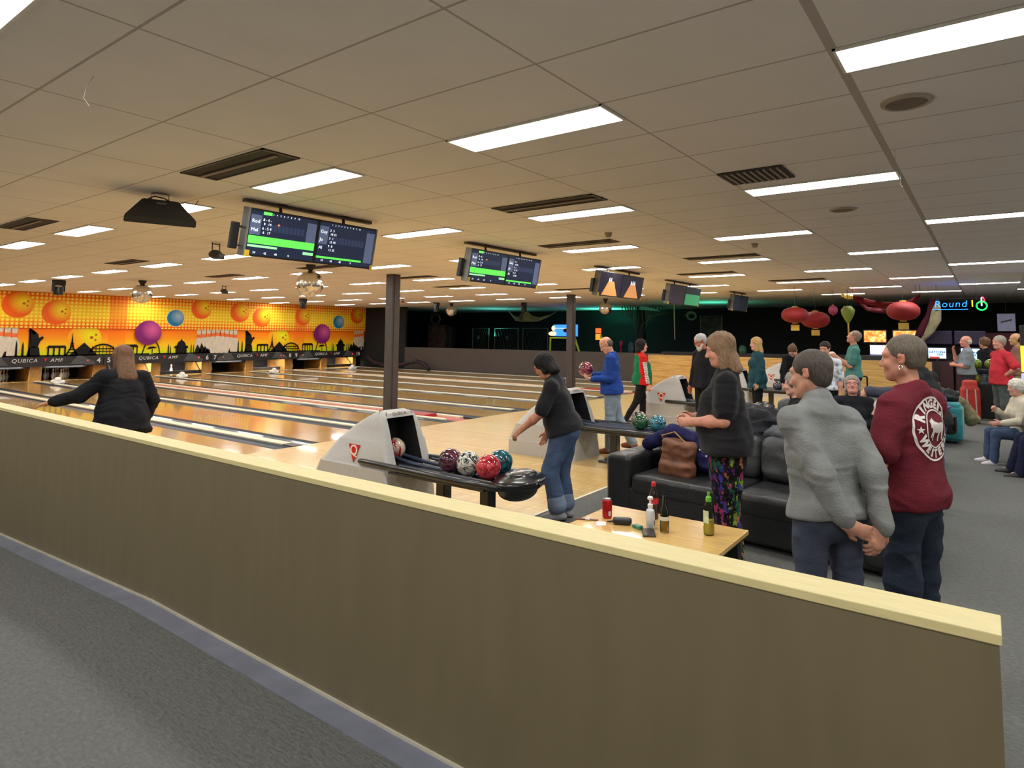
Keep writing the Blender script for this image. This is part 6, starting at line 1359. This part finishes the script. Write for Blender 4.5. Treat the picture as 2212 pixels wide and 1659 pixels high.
b = NB(); tube(b, [(20, 9.4, 2.95), (20, 9.38, 1.55)], .022, 8); tag(obj('hanging_rod', b, mat('pale rod', (170, 160, 140), .5)), 'thin pale rod hanging below the fourth monitor pair', 'rod')
b = NB(); bx(b, 23.2, 23.5, 12.3, 12.62, 0, HC); o = obj('pillar', b, mat('dark pillar', (34, 34, 34), .7)); o['kind'] = 'structure'
for lab, x, y, z, rgb, sc_ in (('tiny magenta shape behind the green jacket person', 22.5, 13.05, 1.32, (200, 40, 110), (.05, .09, .14)), ('slim pale blue cooler in the hall', 22.5, 12.55, 1.15, (70, 104, 120), (.06, .16, .28)), ('green glass demijohn on the hall counter', 19.5, 6.6, 1.2, (60, 110, 90), (.14, .14, .18))):
    b = NB(); ball(b, (0, 0, 0), 1, 12, sc_); bx(b, -.03, .03, -.03, .03, -z, 0); tag(obj('hall_object', b, mat(lab, rgb, .5), smooth=True, loc=(x, y, z)), lab, 'object')
# ---------------- lanterns, drapes, neon, arcade ----------------
LR = mat('red paper lantern', (128, 20, 20), .7, emit=.02, emit_rgb=(190, 30, 20)); GOLD = mat('gold tassel', (196, 160, 60), .5)
def lantern(x, y, z, rx, rz, m, lab, tas=True):
    t = thing('paper_lantern', lab, 'lantern', (x, y, z)); b = NB(); n = 36; pr = []
    for k in range(13):
        a = -PI / 2 + PI * k / 12; pr.append((max(.12 * rx, rx * math.cos(a) ** .8 * (1 + .02 * (k % 2))) if 0 < k < 12 else .2 * rx, rz * math.sin(a)))
    lathe(b, pr, n)
    for v in b.verts: 
        a = math.atan2(v.co.y, v.co.x); f = 1 - .03 * abs(math.sin(a * 9)); v.co.x *= f; v.co.y *= f
    obj('lantern_shade', b, m, t, smooth=True)
    b = NB(); lathe(b, [(.2 * rx, rz * .95), (.2 * rx, rz * 1.12), (0, rz * 1.12)], 14); lathe(b, [(.2 * rx, -rz * .95), (.2 * rx, -rz * 1.1), (0, -rz * 1.1)], 14); obj('lantern_ring', b, GOLD, t)
    b = NB(); tube(b, [(0, 0, rz), (0, 0, HC - z - .002)], .005, 5); obj('string', b, BLK, t)
    if tas: b = NB(); bx(b, -.02, .02, -.1, .1, -rz - .2, -rz - .05); obj('tassel', b, GOLD, t)
lantern(14.0, 3.5, 2.25, .33, .2, LR, 'round red paper lantern nearest the blonde woman'); lantern(15.0, 3.22, 2.15, .36, .22, LR, 'darker red lantern just behind the first red lantern'); lantern(13.0, .98, 2.28, .33, .21, LR, 'red lantern with gold bow left of the neon sign')
lantern(16, 2.96, 2.44, .12, .13, mat('purple lantern', (130, 36, 70), .6, emit=.05, emit_rgb=(130, 36, 70)), 'little dark pink lantern between the red ones', False)
t = thing('paper_lantern', 'green teardrop lantern with a long tail above the man in teal', 'lantern', (15, 2.42, 2.3)); b = NB(); lathe(b, [(0, .2), (.09, .2), (.17, .1), (.15, -.02), (.08, -.16), (.03, -.24), (0, -.25)], 24); obj('lantern_shade', b, mat('green lantern', (112, 124, 46), .6, emit=.08, emit_rgb=(112, 124, 46)), t, smooth=True); b = NB(); tube(b, [(0, 0, -.24), (.02, 0, -.7)], .02, 6); obj('tassel', b, GOLD, t); b = NB(); tube(b, [(0, 0, .2), (0, 0, .7)], .005, 5); obj('string', b, BLK, t)
b = NB(); ball(b, (15.2, 2.4, 2.75), .09, 12, (1, 1.6, .7)); ball(b, (15.2, 2.55, 2.8), .06, 10); tag(obj('gold_bow', b, mat('gold foil', (214, 180, 90), .3, metal=.6, emit=.1, emit_rgb=(214, 180, 90)), smooth=True), 'gold foil bow above the green teardrop lantern', 'bow')
def drape(lab, pts, w_, m, name='drape'):
    b = NB(); A = []; B = []
    for i, p in enumerate(pts):
        d = Vector(p); ww = w_[i] if isinstance(w_, (list, tuple)) else w_; A.append(b.verts.new(d + Vector((.05 * math.sin(i * 1.7), 0, ww / 2)))); B.append(b.verts.new(d + Vector((.05 * math.cos(i * 2.1), 0, -ww / 2))))
    for i in range(len(pts) - 1): b.faces.new((A[i], A[i + 1], B[i + 1], B[i]))
    bmesh.ops.subdivide_edges(b, edges=b.edges[:], cuts=3)
    for v in b.verts: v.co.x += .035 * math.sin(v.co.z * 60 + v.co.y * 7)
    bmesh.ops.solidify(b, geom=b.faces[:], thickness=.015)
    for p in (pts[0], pts[-1]): tube(b, [p, (p[0], p[1], HC - .002)], .006, 5)
    tag(obj(name, b, m, smooth=True), lab, 'drape')
drape('deep red cloth swag strung between the lanterns', [(15.1, 2.3, 2.72), (15.1, 2.05, 2.62), (15.1, 1.7, 2.52), (15.1, 1.35, 2.5), (15.1, 1.0, 2.56), (15.1, .8, 2.7)], .16, cloth('red swag', (110, 26, 30)))
drape('lower dark red cloth swag behind the green lantern', [(15.3, 2.3, 2.68), (15.3, 2.0, 2.42), (15.3, 1.6, 2.36), (15.3, 1.2, 2.44), (15.3, .9, 2.68)], .12, cloth('dark red swag', (76, 20, 26)))
def vdrape(lab, pts, hw, m):
    b = NB(); A = []; B = []
    for i, p in enumerate(pts):
        A.append(b.verts.new(Vector(p) + Vector((0, hw[i], 0)))); B.append(b.verts.new(Vector(p) - Vector((0, hw[i], 0))))
    for i in range(len(pts) - 1): b.faces.new((A[i], A[i + 1], B[i + 1], B[i]))
    bmesh.ops.subdivide_edges(b, edges=b.edges[:], cuts=3)
    for v in b.verts: v.co.x += .05 * math.sin(v.co.y * 45)
    bmesh.ops.solidify(b, geom=b.faces[:], thickness=.015); tag(obj('curtain', b, m, smooth=True), lab, 'curtain')
vdrape('long pale cloth gathered beside the racing game screens', [(18.6, .62, 2.75), (18.6, .66, 2.5), (18.6, .70, 2.2), (18.6, .86, 1.85), (18.6, 1.12, 1.5)], [.05, .12, .15, .12, .04], cloth('pale cloth', (130, 122, 96)))
vdrape('dark wine curtain gathered left of the pale cloth', [(18.7, .7, 2.85), (18.7, .85, 2.4), (18.7, 1.05, 1.9), (18.7, 1.2, 1.5)], [.12, .08, .14, .12], cloth('wine cloth', (70, 22, 36)))
# neon sign
t = thing('neon_sign', 'blue neon sign reading Round 1 with a green ring', 'neon sign', (15.0, .16, 2.50), math.radians(-90 - 2))
def neon(name, rgb, s): return mat(name, rgb, .4, emit=s, emit_rgb=rgb, var=0)
NBL = neon('neon blue', (12, 90, 255), 5)
me = text_mesh('Round', .23, .012, shear=.15, spacing=1.12, off=-.004); xf(me, rotm(PI / 2, 0, 0, (-.02, 0, 0))); link('neon_word', me, NBL, t)
b = NB(); bx(b, -.39, .33, .02, .04, -.13, -.118); obj('neon_underline', b, NBL, t)
me = text_mesh('1', .22, .012); xf(me, rotm(PI / 2, 0, 0, (.42, 0, 0))); link('neon_number', me, neon('neon amber', (255, 150, 10), 4), t)
b = NB(); tube(b, [(.60 + .1 * math.cos(a), 0, -.05 + .1 * math.sin(a)) for a in np.linspace(0, 2 * PI, 33)], .014, 8, cap=False); obj('neon_ring', b, neon('neon green', (10, 230, 50), 4), t)
b = NB(); tube(b, [(.60, 0, -.05), (.60, 0, .14)], .012, 8); obj('neon_bar', b, neon('neon white', (230, 236, 255), 3), t)
b = NB(); tube(b, [(.61, 0, .16), (.64, 0, .13), (.66, 0, .07), (.63, 0, .05)], .012, 8); obj('neon_curl', b, neon('neon red', (255, 30, 60), 4), t)
b = NB(); tube(b, [(-.3, .05, .1), (-.3, .05, .5)], .004, 5); tube(b, [(.5, .05, .1), (.5, .05, .5)], .004, 5); bx(b, -.4, .7, .03, .05, .13, .15); obj('hanger', b, BLK, t)
# back counter and arcade screens
b = NB(); bx(b, 18.35, 18.75, 4.6, 9.2, 0, 1.12, .01); tag(obj('counter', b, mat('dark counter', (44, 42, 42), .6)), 'dark counter behind the oak half wall', 'counter')
b = NB(); bx(b, 18.35, 18.8, 1.2, 4.5, 0, 1.14, .01); tag(obj('counter', b, mat('dark counter', (1, 1, 1))), 'dark counter below the orange and blue screens', 'counter')
def tv(name, lab, cat, x, y, z, w_, h_, m, extra=None):
    t = thing(name, lab, cat, (x, y, z), math.radians(-90 + 2)); b = NB(); bx(b, -w_ / 2 - .03, w_ / 2 + .03, .0, .06, -h_ / 2 - .03, h_ / 2 + .03, .005); obj('casing', b, BEZ, t)
    b = NB(); bx(b, -w_ / 2, w_ / 2, -.003, 0, -h_ / 2, h_ / 2); obj('screen', b, m, t)
    b = NB(); bx(b, -.04, .04, .02, .05, -z, -h_ / 2); obj('stand', b, BEZ, t)
    if extra: extra(t)
    return t
def fiery():
    M = mat('game screen picture', (240, 120, 50), .3, emit=1.0); N, L, b = nodes(M); tc = N.new('ShaderNodeTexCoord'); n = N.new('ShaderNodeTexNoise'); n.inputs['Scale'].default_value = 7; n.inputs['Detail'].default_value = 4; L.new(tc.outputs['Object'], n.inputs['Vector'])
    cr = N.new('ShaderNodeValToRGB'); e = cr.color_ramp.elements; e[0].position = .35; e[0].color = (*lin((230, 50, 20)), 1); e[1].position = .65; e[1].color = (*lin((250, 226, 150)), 1); x = e.new(.5); x.color = (*lin((240, 140, 60)), 1); x = e.new(.72); x.color = (.02, .02, .02, 1)
    L.new(n.outputs['Fac'], cr.inputs[0]); L.new(cr.outputs[0], b.inputs['Emission Color']); return M
FI = fiery()
tv('game_screen', 'orange fiery game screen on the left above the blue-white screen', 'screen', 19, 2.33, 1.72, .6, .35, FI); tv('game_screen', 'orange fiery game screen directly above the maroon shirt man', 'screen', 19, 1.52, 1.72, .62, .35, FI)
def blank(t): me = text_mesh('~  .  ~', .09, .001); xf(me, rotm(PI / 2, 0, 0, (0, -.005, 0))); link('screen_caption', me, mat('caption ink', (60, 66, 100), .5), t)
tv('game_screen', 'blue-white blank game screen below the left orange one', 'screen', 18.9, 2.15, 1.31, .62, .28, SLS, blank)
def day(t):
    for s, z in (('DAYTONA', .03), ('USA', -.04)): me = text_mesh(s, .085, .002, off=.003); xf(me, rotm(PI / 2, 0, 0, (0 if z > 0 else .07, -.006, z))); link('game_title', me, mat('title ink', (20, 30, 60), .5), t)
    b = NB(); bx(b, -.2, .06, -.01, -.004, -.155, -.10); obj('red_car_banner', b, emis('car red', (180, 50, 40), .6), t)
SKYB = emis('racing sky', (150, 190, 230), 1.8)
for y, lab in ((.71, 'racing game screen titled in dark letters right of the pale cloth'), (-.10, 'second racing game screen behind the elderly man')): tv('racing_screen', lab, 'screen', 19, y, 1.24, .44, .3, SKYB, day)
for y in (.71, -.10):
    t = thing('racing_cabinet', 'dark maroon racing cabinet under the ' + ('left' if y > 0 else 'right') + ' racing screen', 'arcade cabinet', (19.3, y, 0)); b = NB(); bx(b, -.25, .3, -.38, .38, 0, 1.02, .02); obj('cabinet_base', b, mat('maroon cabinet', (60, 22, 30), .5), t); b = NB(); bx(b, -.2, .3, -.38, .38, 1.5, 1.9, .02); obj('marquee', b, mat('violet marquee', (30, 22, 42), .5, emit=.06, emit_rgb=(50, 34, 80)), t)
    b = NB(); bx(b, .06, .3, -.38, .38, 1.02, 1.5); obj('cabinet_back', b, BLACKW, t)
b = NB(); bx(b, 20.2, 20.35, -2.8, -.25, 0, 1.85); struct('wall_maroon', b, mat('maroon wall', (84, 26, 34), .7))
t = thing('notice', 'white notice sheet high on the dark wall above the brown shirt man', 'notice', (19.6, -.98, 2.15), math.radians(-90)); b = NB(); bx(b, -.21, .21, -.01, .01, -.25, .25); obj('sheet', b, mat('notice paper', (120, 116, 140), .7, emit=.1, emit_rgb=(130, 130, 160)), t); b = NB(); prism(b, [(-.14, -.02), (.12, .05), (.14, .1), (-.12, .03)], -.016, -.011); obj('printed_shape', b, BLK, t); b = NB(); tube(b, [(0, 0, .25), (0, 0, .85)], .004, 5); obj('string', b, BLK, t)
# bright game machine at the right edge
t = thing('arcade_machine', 'brightly lit arcade machine with yellow artwork at the right edge', 'arcade machine', (12.2, -1.49, 0), math.radians(-90))
b = NB(); bx(b, -.42, .42, -.35, .35, 0, .86, .02); obj('machine_base', b, mat('machine red', (120, 24, 30), .4), t)
b = NB(); v = [(-.35, .95), (.35, .86), (.35, 1.0), (-.35, 1.05)]; prism(b, v, -.46, .46, 'x'); obj('playfield', b, mat('playfield', (190, 190, 210), .3, emit=.8, emit_rgb=(150, 160, 230), var=.5, scale=9), t)
b = NB(); bx(b, -.45, .45, .15, .4, 1.05, 1.55, .01); obj('artwork', b, mat('machine artwork', (220, 230, 40), .4, emit=1.2, emit_rgb=(200, 225, 40), var=.8, scale=5), t)
b = NB(); bx(b, -.45, .45, .12, .4, 1.56, 1.95, .02); obj('topper', b, mat('topper black', (26, 26, 32), .4), t)
me = text_mesh('G', .3, .01, off=.006); xf(me, rotm(PI / 2, 0, 0, (-.2, .1, 1.77))); link('topper_letter', me, neon('topper glow', (190, 220, 255), 3), t)
# rack of coloured balls beside the far group
t = thing('house_ball_rack', 'black shelf of bowling balls between the grey polo and red shirt people', 'ball rack', (13.6, -.45, 0), math.radians(-90)); b = NB(); bx(b, -.35, .35, -.2, .2, 0, .72, .01); obj('rack_body', b, BLK, t); b = NB(); bx(b, -.35, .35, -.2, .2, 1.0, 1.03); bx(b, -.35, -.33, -.2, .2, .72, 1.03); bx(b, .33, .35, -.2, .2, .72, 1.03); obj('shelf', b, BLK, t)
for i, (yy, z, c) in enumerate(((-.30, 1.14, (120, 150, 40)), (-.55, 1.14, (150, 160, 60)), (-.3, .83, (170, 170, 80)), (-.55, .83, (150, 150, 120)))): bowl((13.6, yy, z), ballmat(f'house ball {i}', tuple(int(x * .7) for x in c), c), ['lime ball on the top shelf nearer the grey polo', 'olive ball on the top shelf nearer the red shirt', 'yellow-green ball on the lower shelf', 'dull grey-green ball on the lower shelf'][i])
b = NB(); tube(b, [(9.9, 1.98, .7), (9.9, 1.95, .95), (9.9, 1.7, .98), (9.9, 1.3, .98)], .015, 6); tube(b, [(9.9, 1.98, .7), (9.9, 1.98, 0)], .015, 6); tube(b, [(9.9, 1.3, .98), (9.9, 1.3, 0)], .015, 6); tag(obj('metal_rail', b, BLK), 'thin black metal rail beside the man in teal', 'rail')
t = thing('rope_toy', 'black and pink knotted garland on the floor by the far column', 'garland', (17.6, 22.6, 0)); b = NB(); tube(b, [(.2, 2.2, .55), (0, 1.5, .3), (.1, .8, .15), (0, 0, .16), (.1, -.8, .3), (.2, -1.3, .42), (.2, -1.8, .3), (.1, -2.2, .08)], .09, 10); obj('garland_rope', b, mat('garland', (46, 28, 40), .7, var=.9, scale=9), t, smooth=True)
